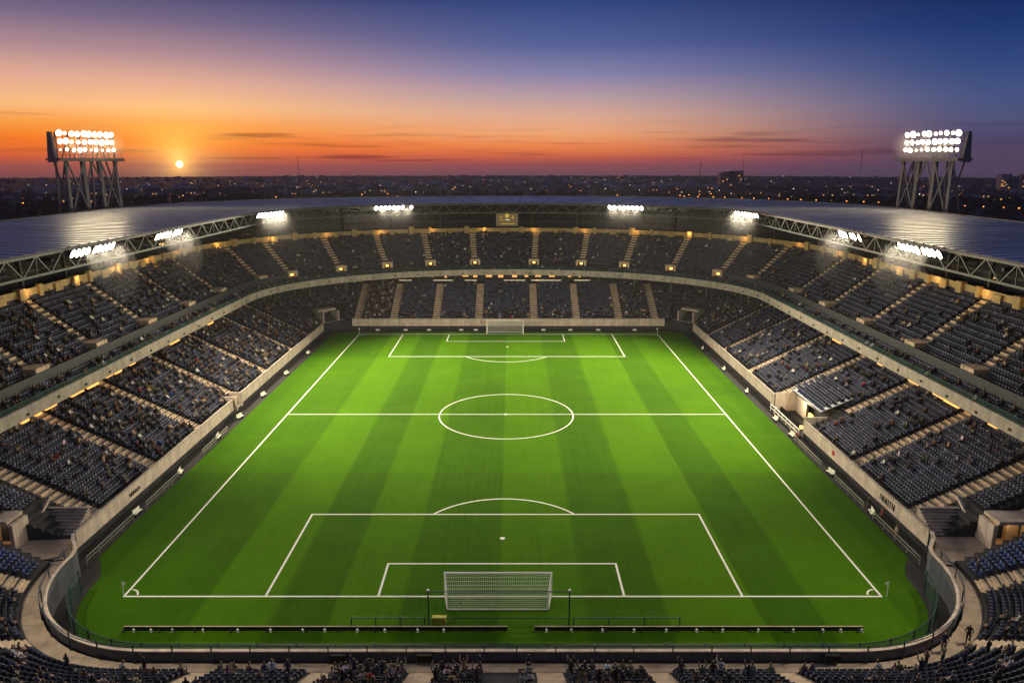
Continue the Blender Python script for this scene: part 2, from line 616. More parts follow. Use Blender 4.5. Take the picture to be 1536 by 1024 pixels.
tb = MB()
tb.sweep(LP, SIDE_PROF, sLQ, sT0, 0, True, True)
tb.sweep(LP, [(d + (4.1 if i < 2 else 0), z) for i, (d, z) in enumerate(SIDE_PROF) if not (2 <= i <= 9)][:2] + [p for i, p in enumerate(SIDE_PROF) if i >= 10], sT0, sT1, 0, True, True)
tb.sweep(LP, SIDE_PROF, sT1, sRQ, 0, True, True)
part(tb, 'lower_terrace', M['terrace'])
tb = MB()
tb.sweep(LP, NEAR_PROF, 0, sLP, 0, True, True)
tb.sweep(LP, NEAR_PROF, sRP, LP.L, 0, True, True)
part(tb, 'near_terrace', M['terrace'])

# promenade behind the near wall
pb = MB()
pb.sweep(LP, [(.3, 2.012), (ND0 - .06, 2.012)], 0, sLP)
pb.sweep(LP, [(.3, 2.012), (ND0 - .06, 2.012)], sRP, LP.L)
part(pb, 'promenade', M['floor'])

# landings left and right
for a, b in ((sLP, sLQ), (sRQ, sRP)):
    lb = MB()
    lb.sweep(LP, [(.3, .05), (.3, 2.06), (14.0, 2.06), (14.0, .05)], a + .02, b - .02, 0, True, True)
    part(lb, 'landing', M['floor'])

# front walls
wb = MB()
FW = [(1.0, .02), (1.0, 1.0), (0, 1.0), (0, 2.72), (.28, 2.72), (.28, 1.9)]
for a, b in ((sLQ, LP.near(CX - 42.2, 108.2)), (LP.near(CX - 42.2, 110.6), LP.near(CX - 42.2, 164.0)), (LP.near(CX - 36.5, 168.8), LP.near(CX + 36.5, 168.8)), (LP.near(CX + 42.2, 164.0), sT0), (sT1, sRQ)):
    wb.sweep(LP, FW[1:], a, b, 0)
part(wb, 'front_wall', M['wall'])
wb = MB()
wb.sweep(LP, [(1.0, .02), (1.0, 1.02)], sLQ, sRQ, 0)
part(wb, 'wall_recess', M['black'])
# coping of the front wall: a darker ledge behind the panel
cb = MB()
for a, b in ((sLQ, LP.near(CX - 42.2, 108.2)), (LP.near(CX - 42.2, 110.6), LP.near(CX - 42.2, 164.0)), (LP.near(CX - 36.5, 168.8), LP.near(CX + 36.5, 168.8)), (LP.near(CX + 42.2, 164.0), sT0), (sT1, sRQ)):
    cb.sweep(LP, [(-.06, 2.60), (-.06, 2.80), (.10, 2.80), (.10, 2.724)], a, b, 0)
part(cb, 'coping', M['parapet'])

# near wall: panelled barrier seen from behind, pale top edge
wb = MB()
NW = [(-.12, .03), (-.12, 2.84), (.12, 2.84), (.12, 2.02)]
wb.sweep(LP, NW, 0, sLQ - .5, 0)
wb.sweep(LP, NW, sRQ + .5, LP.L, 0)
part(wb, 'near_wall', M['boardgrey'])
wb = MB()
for a, b in ((0, sLQ - .5), (sRQ + .5, LP.L)):
    wb.sweep(LP, [(-.18, 2.83), (-.18, 2.91), (.15, 2.91), (.15, 2.83)], a, b, 0)
part(wb, 'wall_cap', M['wall'])

# outer shell of the near and lower stands
ob = MB()
ob.sweep(LP, [(16.8, GZ), (16.8, 8.4)], 0, LP.L)
part(ob, 'outer_wall', M['parapet'])

# upper tier --------------------------------------------------------
UT, URI = .74, .45
FZ0 = 11.75
UD0, UZ0, URT, URR, UN = 2.75, 13.25, .72, .55, 13
UTOP = UZ0 + URR * UN
up = [(.02, 11.0), (.02, FZ0), (.3 + UT, FZ0), (.3 + UT, FZ0 + URI), (.3 + 2 * UT, FZ0 + URI), (.3 + 2 * UT, FZ0 + 2 * URI), (UD0 - .25, FZ0 + 2 * URI), (UD0 - .25, UZ0), (UD0 + URT, UZ0)]
for i in range(1, UN):
    up += [(UD0 + URT * i, UZ0 + URR * i), (UD0 + URT * (i + 1), UZ0 + URR * i)]
DT = UD0 + URT * UN
up += [(DT, UTOP), (DT + 4.2, UTOP), (DT + 4.2, 11.0)]
tb = MB()
tb.sweep(UP, up, 0, UP.L, 0, True, True)
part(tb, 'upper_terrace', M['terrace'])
wb = MB()
wb.sweep(UP, [(-.02, 11.02), (-.38, 11.02), (-.38, 12.42), (-.06, 12.42), (-.06, 11.8)], 0, UP.L)
part(wb, 'balcony_wall', M['parapet'])
wb = MB()
wb.sweep(UP, [(.0, 10.98), (16.0, 10.98)], 0, UP.L)
part(wb, 'soffit', M['dark'])
# wall between the front strip and the main rows, on the two sides only
uLs, uLe = UP.near(CX - 52.3, 46), UP.near(CX - 47, YE + 16.5)
uRs, uRe = UP.near(CX + 47, YE + 16.5), UP.near(CX + 52.3, 46)
for a, b in ((uLs, uLe), (uRs, uRe)):
    wb = MB()
    wb.sweep(UP, [(UD0 - .46, 12.62), (UD0 - .46, 14.15), (UD0 - .27, 14.15), (UD0 - .27, 13.2)], a, b)
    part(wb, 'walkway_wall', M['panel'])
# balcony rail of green glass
gb = MB()
gb.sweep(UP, [(-.2, 12.43), (-.2, 13.0)], 0, UP.L)
part(gb, 'balcony_glass', M['netting'])
rb = MB()
rb.sweep(UP, [(-.23, 13.0), (-.23, 13.06), (-.17, 13.06), (-.17, 13.0)], 0, UP.L, 0, True)
part(rb, 'balcony_rail', M['green_steel'])

# top wall
wb = MB()
wb.sweep(UP, [(DT + .05, UTOP - .1), (DT + .05, UTOP + 1.25), (DT + .3, UTOP + 1.25), (DT + .3, UTOP)], 0, UP.L)
part(wb, 'top_wall', M['amber'])
# dark glazed boxes behind
wb = MB()
wb.sweep(UP, [(DT + 3.6, UTOP), (DT + 3.6, 29.0)], 0, UP.L)
part(wb, 'suite_glazing', M['glass'])
wb = MB()
for z in (23.0, 25.6):
    wb.sweep(UP, [(DT + 3.45, z), (DT + 3.45, z + .3), (DT + 3.6, z + .3)], 0, UP.L)
part(wb, 'suite_floor_edge', M['dark'])
fb = MB()
fb.sweep(UP, [(DT + 4.3, GZ), (DT + 4.3, 29.0)], 0, UP.L)
part(fb, 'facade', M['parapet'])
# pilasters and gate blocks of the top wall
ps = np.arange(3.0, UP.L - 2, 4.1)
pts, nn = UP.at(ps, DT - .02), UP.normal(ps)
for i, ((x, y), (nx, ny)) in enumerate(zip(pts, nn)):
    pb = MB()
    a = math.atan2(ny, nx) - math.pi / 2
    wdt, hgt = (1.3, 1.75) if i % 3 == 0 else (.75, 1.55) if i % 3 == 1 else (1.7, 1.15)
    hgt += rnd.uniform(-.25, .15)
    pb.box((x, y, UTOP + hgt / 2 - .05), (wdt, .55 if i % 3 else .9, hgt), a)
    part(pb, 'pilaster', M['amber'])
# columns carrying the roof
cs = np.linspace(6, UP.L - 6, 34)
pts, nn = UP.at(cs, DT + 2.4), UP.normal(cs)
cmesh = None
for (x, y), (nx, ny) in zip(pts, nn):
    c = MB(); c.box((x, y, (UTOP + 29.0) / 2), (.45, .45, 29.0 - UTOP), math.atan2(ny, nx))
    part(c, 'column', M['dark'])
cs = np.arange(4, UP.L - 4, 5.6)
pts, nn = UP.at(cs, -.42), UP.normal(cs)
for (x, y), (nx, ny) in zip(pts, nn):
    c = MB(); c.box((x, y, 11.6 + rnd.uniform(-.12, .12)), (.34, .16, .26), math.atan2(ny, nx) - math.pi / 2)
    part(c, 'balcony_fitting', M['dark'])
# columns under the balcony
cs = np.linspace(4, UP.L - 4, 40)
pts, nn = UP.at(cs, 4.5), UP.normal(cs)
for (x, y), (nx, ny) in zip(pts, nn):
    c = MB(); c.box((x, y, 9.5), (.5, .5, 2.95), math.atan2(ny, nx))
    part(c, 'balcony_column', M['panel'])
# concourse back wall with lit windows
wb = MB()
wb.sweep(LP, [(18.0, SIDE_TOP - .02), (18.0, 10.97)], sLQ, sRQ)
part(wb, 'concourse_wall', M['dark'])


def face_box(path, s, d, z, w, dep, h, name, m, parent=stadium):
    (x, y), (nx, ny) = path.at(np.array([s]), d)[0], path.normal(np.array([s]))[0]
    b = MB(); b.box((x, y, z), (w, dep, h), math.atan2(ny, nx) - math.pi / 2)
    return part(b, name, m, parent)


for X in (-30, -24, -19.5, -16, -11, -8.5, -5, -2, 1.5, 4.5, 7.5, 11, 15.5, 18, 22, 27):
    s = LP.near(CX + X, 168.8)
    face_box(LP, s, 17.6, 10.25 + rnd.uniform(-.1, .1), rnd.uniform(.5, 1.6), .3, rnd.uniform(.45, .8), 'concourse_window', M['warmwin'])
for X, w in ((-26, 3.2), (-16.5, 5), (-9.5, 3), (1.6, 5.4), (7.2, 2.6), (10.0, 6.4), (18.5, 4)):
    s = LP.near(CX + X, 168.8)
    face_box(LP, s, 15.6, SIDE_TOP + .55, w, .25, .16, 'concourse_counter', M['whitewin'])
for sd, ys in ((-1, (74, 79.5, 82, 84.5, 90, 93.5, 97.5, 100, 104, 118, 133)), (1, (70, 78, 86, 88.5, 95, 104, 119))):
    for Y in ys:
        s = LP.near(CX + sd * 42.2, Y)
        face_box(LP, s, 12.7, 10.1, rnd.uniform(1.0, 3.4), .3, rnd.uniform(1.3, 1.72), 'concourse_window', M['warmwin2'])

# ------------------------------------------------------------------ aisles
def stair(path, s, d0, z0, tread, rise, n, width, lead=None):
    (x0, y0), (nx, ny) = path.at(np.array([s]), 0.0)[0], path.normal(np.array([s]))[0]
    a = math.atan2(ny, nx) - math.pi / 2
    b = MB()
    if lead:
        d1, z1 = lead
        b.box((x0 + nx * (d1 + d0) / 2, y0 + ny * (d1 + d0) / 2, z1 - .2), (width, d0 - d1, .44), a)
    for i in range(n):
        for k in (0, 1):
            zt = z0 + rise * i + .015 + rise * .5 * k
            da = d0 + tread * (i + .5 * k); db = da + tread * .5
            b.box((x0 + nx * (da + db) / 2, y0 + ny * (da + db) / 2, zt - .2), (width * (1 + .02 * k), db - da - .004, .40), a)
    return part(b, 'aisle_stair', M['aisle'])


lower_aisles = []
for Y in (71.2, 84.2, 97.2, 111.6, 126.2, 141.5, 154.5):
    for sd in (-1, 1):
        s = LP.near(CX + sd * 42.2, Y); lower_aisles.append(s)
for X in (-35.6, -26.9, -17.1, -7.2, 6.1, 16.2, 26.2, 34.9):
    lower_aisles.append(LP.near(CX + X, 168.8))
for s in lower_aisles:
    if sT0 - .3 < s < sT1 + 1.8:
        stair(LP, s, SD0 + ST * 6, SZ0 + SR * 6, ST, SR, SN - 6, 1.8)
    else:
        stair(LP, s, SD0, SZ0, ST, SR, SN, 1.8, (.3, SZ0))

near_aisles_x = (-21.4, -12.6, -5.5, 3.6, 11.0, 20.2)
near_aisles = [LP.near(CX + x, 47.7) for x in near_aisles_x]


def corner_s(sd, deg):
    x = CX + sd * (26.4 + 13.5 * math.cos(R(deg))); y = 61.2 - 13.5 * math.sin(R(deg))
    return LP.near(x, y)


near_aisles += [corner_s(-1, 16), corner_s(-1, 52), corner_s(1, 16), corner_s(1, 52)]
for s in near_aisles:
    stair(LP, s, ND0, NZ0, .80, .42, 15, 1.9)

UAISLE = []
for Y in (58, 71.2, 84.2, 97.2, 111.6, 126.2, 140.5):
    for sd in (-1, 1):
        UAISLE.append(UP.near(CX + sd * 52.3, Y))
# positions along the curved end (found from the block widths, about 11 m apart)
for X in (-50.2, -46.2, -38.0, -28.4, -18.6, -7.9, 6.4, 17.5, 27.4, 37.2, 45.4, 50.0):
    y = YE + 38 * math.sqrt(max(0, 1 - (X / 52.3) ** 2))
    UAISLE.append(UP.near(CX + X, y))
for s in UAISLE:
    stair(UP, s, UD0 + URT * 2, UZ0 + URR * 2, URT, URR, UN - 2, 1.5)
    (x0, y0), (nx, ny) = UP.at(np.array([s]), 0.0)[0], UP.normal(np.array([s]))[0]
    a = math.atan2(ny, nx) - math.pi / 2
    tx, ty = -ny, nx
    v = MB()

    def vb(d, t, z, w, dep, hh, m=0):
        v.box((x0 + nx * d + tx * t, y0 + ny * d + ty * t, z), (w, dep, hh), a, m)
    d0, d1 = UD0 - .2, UD0 + 1.75
    dm = (d0 + d1) / 2
    vb(dm, -1.05, 13.8, .5, d1 - d0, 1.7); vb(dm, 1.05, 13.8, .5, d1 - d0, 1.7)
    vb(dm + .03, 0, 14.52, 1.58, d1 - d0 - .06, .24)
    vb(d0 + .13, 0, 14.24, 1.59, .2, .32)
    vb(d1 - .1, 0, 13.8, 1.59, .12, 1.4, 1)
    vo_ = part(v, 'vomitory', [M['aisle'], M['black']])
    lb = MB(); lb.box((x0 + nx * (d0 + .5), y0 + ny * (d0 + .5), 13.75), (.62, .3, .42), a)
    sub(lb, 'lamp', M['warm'], vo_)

# end vomitory at the near end of each side stand + wide steps beside it
for sd in (-1, 1):
    wx = CX + sd * 42.2
    v = MB()

    def q(d, y, z, sx, sy, sz, m=0):
        v.box((wx + sd * d, y, z), (sx, sy, sz), 0, m)
    q(4.75, 65.0, 3.25, .40, 2.3, 2.6); q(8.6, 65.0, 3.5, .40, 2.3, 3.1)
    q(6.68, 64.95, 4.84, 3.43, 2.4, .34)
    q(6.68, 66.1, 3.36, 3.43, .14, 2.58, 1)
    q(7.55, 65.7, 3.3, 1.2, .5, 2.45, 2)
    q(5.75, 65.85, 3.2, .9, .3, 2.2, 2)
    d = bpy.data.lights.new('vomitory_light', 'POINT'); d.energy = 38; d.color = (1, .62, .30); d.shadow_soft_size = .2
    o = bpy.data.objects.new('vomitory_light', d); col.objects.link(o); o.location = (wx + sd * 6.6, 64.9, 4.1)
    v.bar((wx + sd * 8.6, 66.05, 5.2), (wx + sd * 10.6, 63.4, 2.6), .3, 0)
    part(v, 'vomitory', [M['wall'], M['black'], M['aisle']])
    w = MB()
    pr_ = [(8.85, 2.07), (8.85, 5.9), (14.6, 9.3), (18.3, 9.3), (18.3, 2.07)]
    w.add([(wx + sd * d, yy, z) for yy in (66.0, 66.18) for d, z in pr_], [(0, 1, 2, 3, 4), (9, 8, 7, 6, 5)] + [(k, (k + 1) % 5, 5 + (k + 1) % 5, 5 + k) for k in range(5)])
    part(w, 'end_wall', M['wall'])
    w = MB()
    for i in range(9):
        w.box((wx + sd * 2.45, 66.4 + .34 * i + .17, 2.06 + .11 + .19 * i - .35), (4.1, .335, .9))
    part(w, 'wide_steps', M['steps'])
    # stringer that closes the wide steps
    w = MB()
    a0, a1 = (wx + sd * 4.75, 66.1, 2.2), (wx + sd * 4.75, 70.0, 4.6)
    w.bar(a0, a1, .32)
    part(w, 'stringer', M['wall'])

# corner tunnels at the far end
for sd in (-1, 1):
    cxx, cyy = CX + sd * 38.2, 164.8
    dx, dy = sd * .7071, .7071
    a = math.atan2(dy, dx) - math.pi / 2
    v = MB()

    def q2(d, t, z, w, dep, hh, m=0):
        v.box((cxx + dx * (4 + d) - dy * t, cyy + dy * (4 + d) + dx * t, z), (w, dep, hh), a, m)
    q2(2.7, -2.0, 2.9, .4, 4.6, 3.3); q2(2.7, 2.0, 2.9, .4, 4.6, 3.3)
    q2(3.3, 0, 4.75, 4.6, 2.4, .5)
    q2(4.7, .4, 2.8, 3.5, .2, 3.3, 1)
    q2(4.4, -.9, 2.9, 1.6, .3, 3.0, 2)
    q2(.6, 0, 1.5, 7.2, .5, 1.5)
    part(v, 'tunnel_portal', [M['parapet'], M['black'], M['aisle']])

# players' tunnel in the right stand
v = MB()
wx = CX + 42.2
YT0, YT1 = 98.5, 110.5
ym = (YT0 + YT1) / 2
v.box((wx + 4.55, ym, 1.6), (.2, YT1 - YT0 - .3, 3.1), 0, 1)      # back, dark
v.box((wx + 3.4, YT1 - 2.6, 1.55), (.3, 4.2, 2.9), 0, 0)           # white screen
v.box((wx + 2.3, YT1 - .25, 1.6), (4.4, .3, 3.1), 0, 0)
v.box((wx + 2.3, YT0 + .2, 1.6), (4.4, .25, 3.1), 0, 0)
v.box((wx + 1.9, ym, .12), (5.0, YT1 - YT0 - .6, .2), 0, 2)
part(v, 'players_tunnel', [M['parapet'], M['black'], M['track']])
v = MB()
zr0, zr1 = 3.75, 5.75
TD0, TD1 = 2.5, 6.9
v.add([(wx + TD0, YT0 + .6, zr0), (wx + TD1, YT0 + .6, zr1), (wx + TD1, YT1 - .6, zr1), (wx + TD0, YT1 - .6, zr0),
       (wx + TD0, YT0 + .6, zr0 - .3), (wx + TD1, YT0 + .6, zr1 - .3), (wx + TD1, YT1 - .6, zr1 - .3), (wx + TD0, YT1 - .6, zr0 - .3)],
      [(0, 1, 2, 3), (7, 6, 5, 4), (0, 4, 5, 1), (1, 5, 6, 2), (2, 6, 7, 3), (3, 7, 4, 0)])
v.bar((wx + TD0 - .08, YT0 + .4, zr0 + .05), (wx + TD0 - .08, YT1 - .4, zr0 + .05), .11, 1)
v.bar((wx + TD0 - .08, YT1 - .4, zr0 + .05), (wx + TD1, YT1 - .4, zr1 + .1), .11, 1)
v.bar((wx + TD0 - .08, YT0 + .4, zr0 + .05), (wx + TD1, YT0 + .4, zr1 + .1), .11, 1)
part(v, 'tunnel_canopy', [M['navy'], M['steel']])
tl = MB()
tl.box((wx + 3.2, ym - .6, 1.5), (.3, 1.2, .6))
tl.box((wx + .3, YT0 + 1.4, 1.2), (.4, .4, .4))
part(tl, 'tunnel_lamp', M['warm'])
d = bpy.data.lights.new('tunnel_light', 'POINT'); d.energy = 420; d.color = (1, .72, .40); d.shadow_soft_size = .3
o = bpy.data.objects.new('tunnel_light', d); col.objects.link(o); o.location = (wx + 2.0, ym + 1.6, 2.6)
# handrail in front of the tunnel
v = MB()
for k in range(8):
    y = YT0 + .2 + (YT1 - YT0 - .4) * k / 7
    v.bar((wx - .5, y, 0.0), (wx - .5, y, 1.25), .08)
v.bar((wx - .5, YT0, 1.25), (wx - .5, YT1, 1.25), .10)
v.bar((wx - .5, YT0, .7), (wx - .5, YT1, .7), .07)
part(v, 'tunnel_rail', M['white'])
# small gate box in the left front wall
v = MB()
wx = CX - 42.2
v.box((wx - .6, 108.3, 2.0), (2.2, .25, 2.2)); v.box((wx - .6, 110.5, 2.0), (2.2, .25, 2.2))
v.box((wx - 1.65, 109.4, 1.9), (.2, 1.94, 2.0), 0, 1); v.box((wx - .7, 109.4, 1.0), (1.7, 1.94, .2))
part(v, 'wall_gate', [M['wall'], M['black']])

# ------------------------------------------------------------------ roof
def roof_pt(s, f):
    """f = 0 at the inner edge, 1 at the outer edge"""
    p = RI.at(s, 0)
    k = (p[:, 0] - CX) / 50.0
    on = p[:, 1] > YE
    x = CX + (p[:, 0] - CX) * (50 + 27 * f) / 50.0
    y = np.where(on, YE + (p[:, 1] - YE) * (37.3 + 20.7 * f) / 37.3, p[:, 1])
    z = np.full_like(x, 28.75 + .75 * f)
    return np.stack([x, y, z], -1)


rs = RI.samples(0, RI.L, 1.0)
fr_ = [0, .2, .4, .6, .8, 1.0]
vs, fs = [], []
G = [roof_pt(rs, f) for f in fr_]
for gk in G: vs += gk.tolist()
n_ = len(rs)
for j in range(len(fr_) - 1):
    for i in range(n_ - 1):
        fs.append((j * n_ + i, j * n_ + i + 1, (j + 1) * n_ + i + 1, (j + 1) * n_ + i))
top = len(vs)
# underside sheet and edges
for gk in (G[0], G[-1]):
    low = gk.copy(); low[:, 2] -= .35
    vs += low.tolist()
for i in range(n_ - 1):
    a, b = top + i, top + n_ + i
    fs.append((a, a + 1, b + 1, b))
    fs.append((i, i + 1, a + 1, a))
    o = (len(fr_) - 1) * n_ + i
    fs.append((o, o + 1, b + 1, b))
me = bpy.data.meshes.new('roof')
me.from_pydata(vs, [], fs)
me.materials.append(M['roof']); me.materials.append(M['dark'])
uvl = me.uv_layers.new(name='UVMap')
# seam spacing measured on the outer edge
arc = np.concatenate([[0], np.cumsum(np.linalg.norm(np.diff(G[-1][:, :2], axis=0), axis=1))])
uv_v = np.zeros((len(vs), 2))
for j, f in enumerate(fr_):
    uv_v[j * n_:(j + 1) * n_, 0] = arc; uv_v[j * n_:(j + 1) * n_, 1] = f * 26
idx = np.zeros(len(me.loops), int); me.loops.foreach_get('vertex_index', idx)
uvl.data.foreach_set('uv', uv_v[idx].ravel())
ntop = (len(fr_) - 1) * (n_ - 1)
me.polygons.foreach_set('material_index', [0 if i < ntop else 1 for i in range(len(fs))])
roof = link('roof', me, stadium)
roof.matrix_parent_inverse = Matrix.Translation(-Vector(stadium.location))

# pale fascia along the outer edge
w = MB()
E0 = roof_pt(rs, 1.0)
for i in range(0, n_ - 1):
    p, q_ = E0[i].copy(), E0[i + 1].copy()
    p[2] += .06; q_[2] += .06
    w.bar(p, q_, .16)
sub(w, 'fascia', M['steel'], roof)

sm_ = MB()
sa_ = np.arange(1.0, RI.L - 1, 1.0)
# standing seams, evenly spaced on the outer edge
want = np.arange(1.0, arc[-1] - 1, 2.1)
sa_ = np.interp(want, arc, rs)
o0, o1 = roof_pt(sa_, .005), roof_pt(sa_, .995)
for a_, b_ in zip(o0, o1):
    a_[2] += .05; b_[2] += .05
    sm_.bar(a_, b_, .08)
sub(sm_, 'seam', M['roofseam'], roof)
# inner truss ring
def ring_pts(off, z, step):
    s = RI.samples(0, RI.L, step)
    p = RI.at(s, off)
    return [(x, y, z) for x, y in p]


A = ring_pts(.05, 28.45, 2.4); B = ring_pts(.15, 26.35, 2.4); C2 = ring_pts(2.6, 28.2, 2.4)
for P_, w_ in ((A, .24), (B, .26), (C2, .18)):
    tc = MB()
    for i in range(len(P_) - 1): tc.bar(P_[i], P_[i + 1], w_)
    sub(tc, 'truss_chord', M['truss'], roof)
tw = MB()
for i in range(len(A) - 1):
    if i % 2 == 0:
        tw.bar(A[i], B[i + 1], .14); tw.bar(C2[i], B[i + 1], .11)
    else:
        tw.bar(B[i], A[i + 1], .14); tw.bar(B[i], C2[i + 1], .11)
    if i % 4 == 0: tw.bar(A[i], B[i], .10)
    tw.bar(A[i], C2[i], .09)
sub(tw, 'truss_web', M['truss'], roof)
# rafters
s = RI.samples(2, RI.L - 2, 8.0)
p0, p1 = roof_pt(s, .02), roof_pt(s, .82)
for a_, b_ in zip(p0, p1):
    r_ = MB()
    a_[2] = 27.6; b_[2] = 28.2
    r_.bar(a_, b_, .35)
    sub(r_, 'rafter', M['dark'], roof)

# ------------------------------------------------------------------ lights
def spot(name, loc, target, power, size, blend, color=(1, .86, .62), radius=.6):
    d = bpy.data.lights.new(name, 'SPOT')
    d.energy = power; d.spot_size = R(size); d.spot_blend = blend; d.color = color
    d.shadow_soft_size = radius
    o = bpy.data.objects.new(name, d)
    o.location = loc
    o.rotation_euler = (Vector(target) - Vector(loc)).to_track_quat('-Z', 'Y').to_euler()
    col.objects.link(o)
    return o


def lamp_mesh(r, lens):
    b = MB()
    n = 12
    prof = [(.0, .9, 0), (.35, .9, 0), (.75, .45, 0), (1.0, .0, 0), (.94, -.04, 0)]
    vs, fs = [], []
    for (rr, y, _) in prof:
        for k in range(n):
            t = 2 * math.pi * k / n
            vs.append((rr * r * math.cos(t), y * r, rr * r * math.sin(t)))
    for j in range(len(prof) - 1):
        for k in range(n):
            fs.append((j * n + k, j * n + (k + 1) % n, (j + 1) * n + (k + 1) % n, (j + 1) * n + k))
    b.add(vs, fs, 0)
    # bulging lens
    vs = []
    for (rr, y) in ((.94, -.04), (.6, -.2), (.0, -.28)):
        for k in range(n):
            t = 2 * math.pi * k / n
            vs.append((rr * r * math.cos(t), y * r, rr * r * math.sin(t)))
    fs = []
    for j in range(2):
        for k in range(n):
            fs.append((j * n + k, j * n + (k + 1) % n, (j + 1) * n + (k + 1) % n, (j + 1) * n + k))
    b.add(vs, fs, 1)
    me = bpy.data.meshes.new('lamp')
    me.from_pydata(b.v, [], b.f)
    me.materials.append(M['dark']); me.materials.append(lens)
    me.polygons.foreach_set('material_index', b.m)
    return me


LAMP = lamp_mesh(.34, M['lens'])
LAMPD = lamp_mesh(.34, M['lens_dim'])
LAMPB = lamp_mesh(.50, M['lens'])
LAMPC = lamp_mesh(.40, M['lens_dim'])

airm = {}


def halo_puff(loc, rad, rz, dens):
    """a soft ellipsoid of mist, added to give the lamps a halo"""
    key = round(dens, 5)
    if key not in airm:
        m = bpy.data.materials.new('mist'); m.use_nodes = True
        n_, l_ = nt(m); n_.remove(n_['Principled BSDF'])
        v = n_.new('ShaderNodeVolumePrincipled')
        v.inputs['Color'].default_value = (.97, .96, .94, 1); v.inputs['Density'].default_value = dens; v.inputs['Anisotropy'].default_value = .2
        l_.new(v.outputs[0], n_['Material Output'].inputs['Volume'])
        airm[key] = m
    b = MB(); n1, n2 = 24, 14; vs = []; fs = []
    for j in range(n2 + 1):
        t = math.pi * j / n2
        for k in range(n1):
            u = 2 * math.pi * k / n1
            vs.append((rad[0] * math.sin(t) * math.cos(u), rad[1] * math.sin(t) * math.sin(u), rad[2] * math.cos(t)))
    for j in range(n2):
        for k in range(n1):
            fs.append((j * n1 + k, (j + 1) * n1 + k, (j + 1) * n1 + (k + 1) % n1, j * n1 + (k + 1) % n1))
    b.add(vs, fs)
    o = b.build('haze', airm[key]); o.location = loc; o.rotation_euler = (0, 0, rz)
    tag(o, 'ellipsoid of mist added to give a floodlight its glow', 'haze', 'mist added for the floodlight glow', 'stuff')


banks = [(-50.2, 88.5, 'left stand, nearest the camera', 0.0), (-50.2, 108.5, 'left stand, beside the sunset end', 0.0), (-47.3, 151.5, 'far left curve of the roof', 0.0), (-27.2, 174.5, 'far end, left of the scoreboard', 0.0),
         (26.2, 174.5, 'far end, right of the scoreboard', 0.0), (46.2, 151.5, 'far right curve of the roof', 0.0), (48.5, 106.5, 'right stand, in two clusters and one lamp', 0.0), (48.8, 88.0, 'right stand, nearest the camera', 0.0),
         (-50.2, 52.0, 'left stand, unseen, added for near-end light', 0.0), (48.8, 52.0, 'right stand, unseen, added for near-end light', 0.0)]  # last two banks are unseen, added to light the near end
layouts = [
    [0, 1, 2, 3, 4.6, 5.6, 6.6, 7.6, 8.6], [0, 1, 2, 3, 4, 5.6, 6.6, 7.6], [0, 1, 2, 3, 4, 5, 6, 7, 8], [0, 1, 2, 3, 4, 5, 6, 8],
    [0, 1.2, 2.4, 3.4, 4.4, 5.4, 6.4, 7.4], [0, 1, 2.4, 3.4, 4.4, 5.4, 6.4, 7.4], [0, 1, 2, 3.6, 4.6, 6.2], [0, 1, 2, 3, 4, 5.4, 6.4, 7.4, 8.6],
    [0, 1, 2, 3, 4, 5, 6, 7], [0, 1, 2, 3, 4, 5, 6, 7]]
for (bx, by, where, _), lay in zip(banks, layouts):
    s = RI.near(bx, by)
    (x, y), (nx, ny) = RI.at(np.array([s]), -.35)[0], RI.normal(np.array([s]))[0]
    rz = math.atan2(ny, nx) - math.pi / 2
    root = empty('floodlight_bank', (x, y, 27.95), rz)
    wd = {0: 'seven'}
    tag(root, 'white floodlight bank hung on the roof truss, ' + where, 'floodlight', 'floodlight banks along the roof edge')
    sp = 1.0 if abs(bx) > 47.5 else 1.06
    L_ = lay[-1] * sp
    f = MB()
    for z in (-.35, .55): f.bar((-L_ / 2 - .4, .3, z), (L_ / 2 + .4, .3, z), .12)
    for k in range(5):
        xx = -L_ / 2 + L_ * k / 4
        f.bar((xx, .3, -.45), (xx, .3, .9), .09)
    f.build('frame', M['truss'], root)
    tilt = R(-28)
    for u in lay:
        for zz in (.02,):
            o = link('lamp', LAMP, root)
            o.location = (-L_ / 2 + u * sp + rnd.uniform(-.06, .06), -.15, zz + rnd.uniform(-.04, .04))
            o.rotation_euler = (-tilt, 0, rnd.uniform(-.1, .1))
            sc_ = rnd.uniform(.93, 1.05)
            o.scale = (sc_ * 1.36, sc_ * 1.3, sc_ * 1.75)
    # the light itself: one broad beam over the turf
    tgt = (CX + (x - CX) * .05, 98 if by > 140 else 122 if by > 70 else 60, 0)
    pw = (140000 if by > 140 else 66000 if by > 70 else 34000) * len(lay) / 8
    for k in (-1, 0, 1):
        lp = Vector((x - nx * .75 - ny * k * L_ * .36, y - ny * .75 + nx * k * L_ * .36, 27.9))
        spot('floodlight_beam', lp, tgt, pw / 3, 108 if by > 140 else 122 if by > 70 else 104, 1.0, radius=.45)
    halo_puff((x - nx * .6, y - ny * .6, 24.9), (7.0, 3.4, 4.8), rz, .0010)  # added mist volumes that make the glow around the lamps
    halo_puff((x - nx * .6, y - ny * .6, 26.6), (5.6, 2.2, 2.4), rz, .0028)

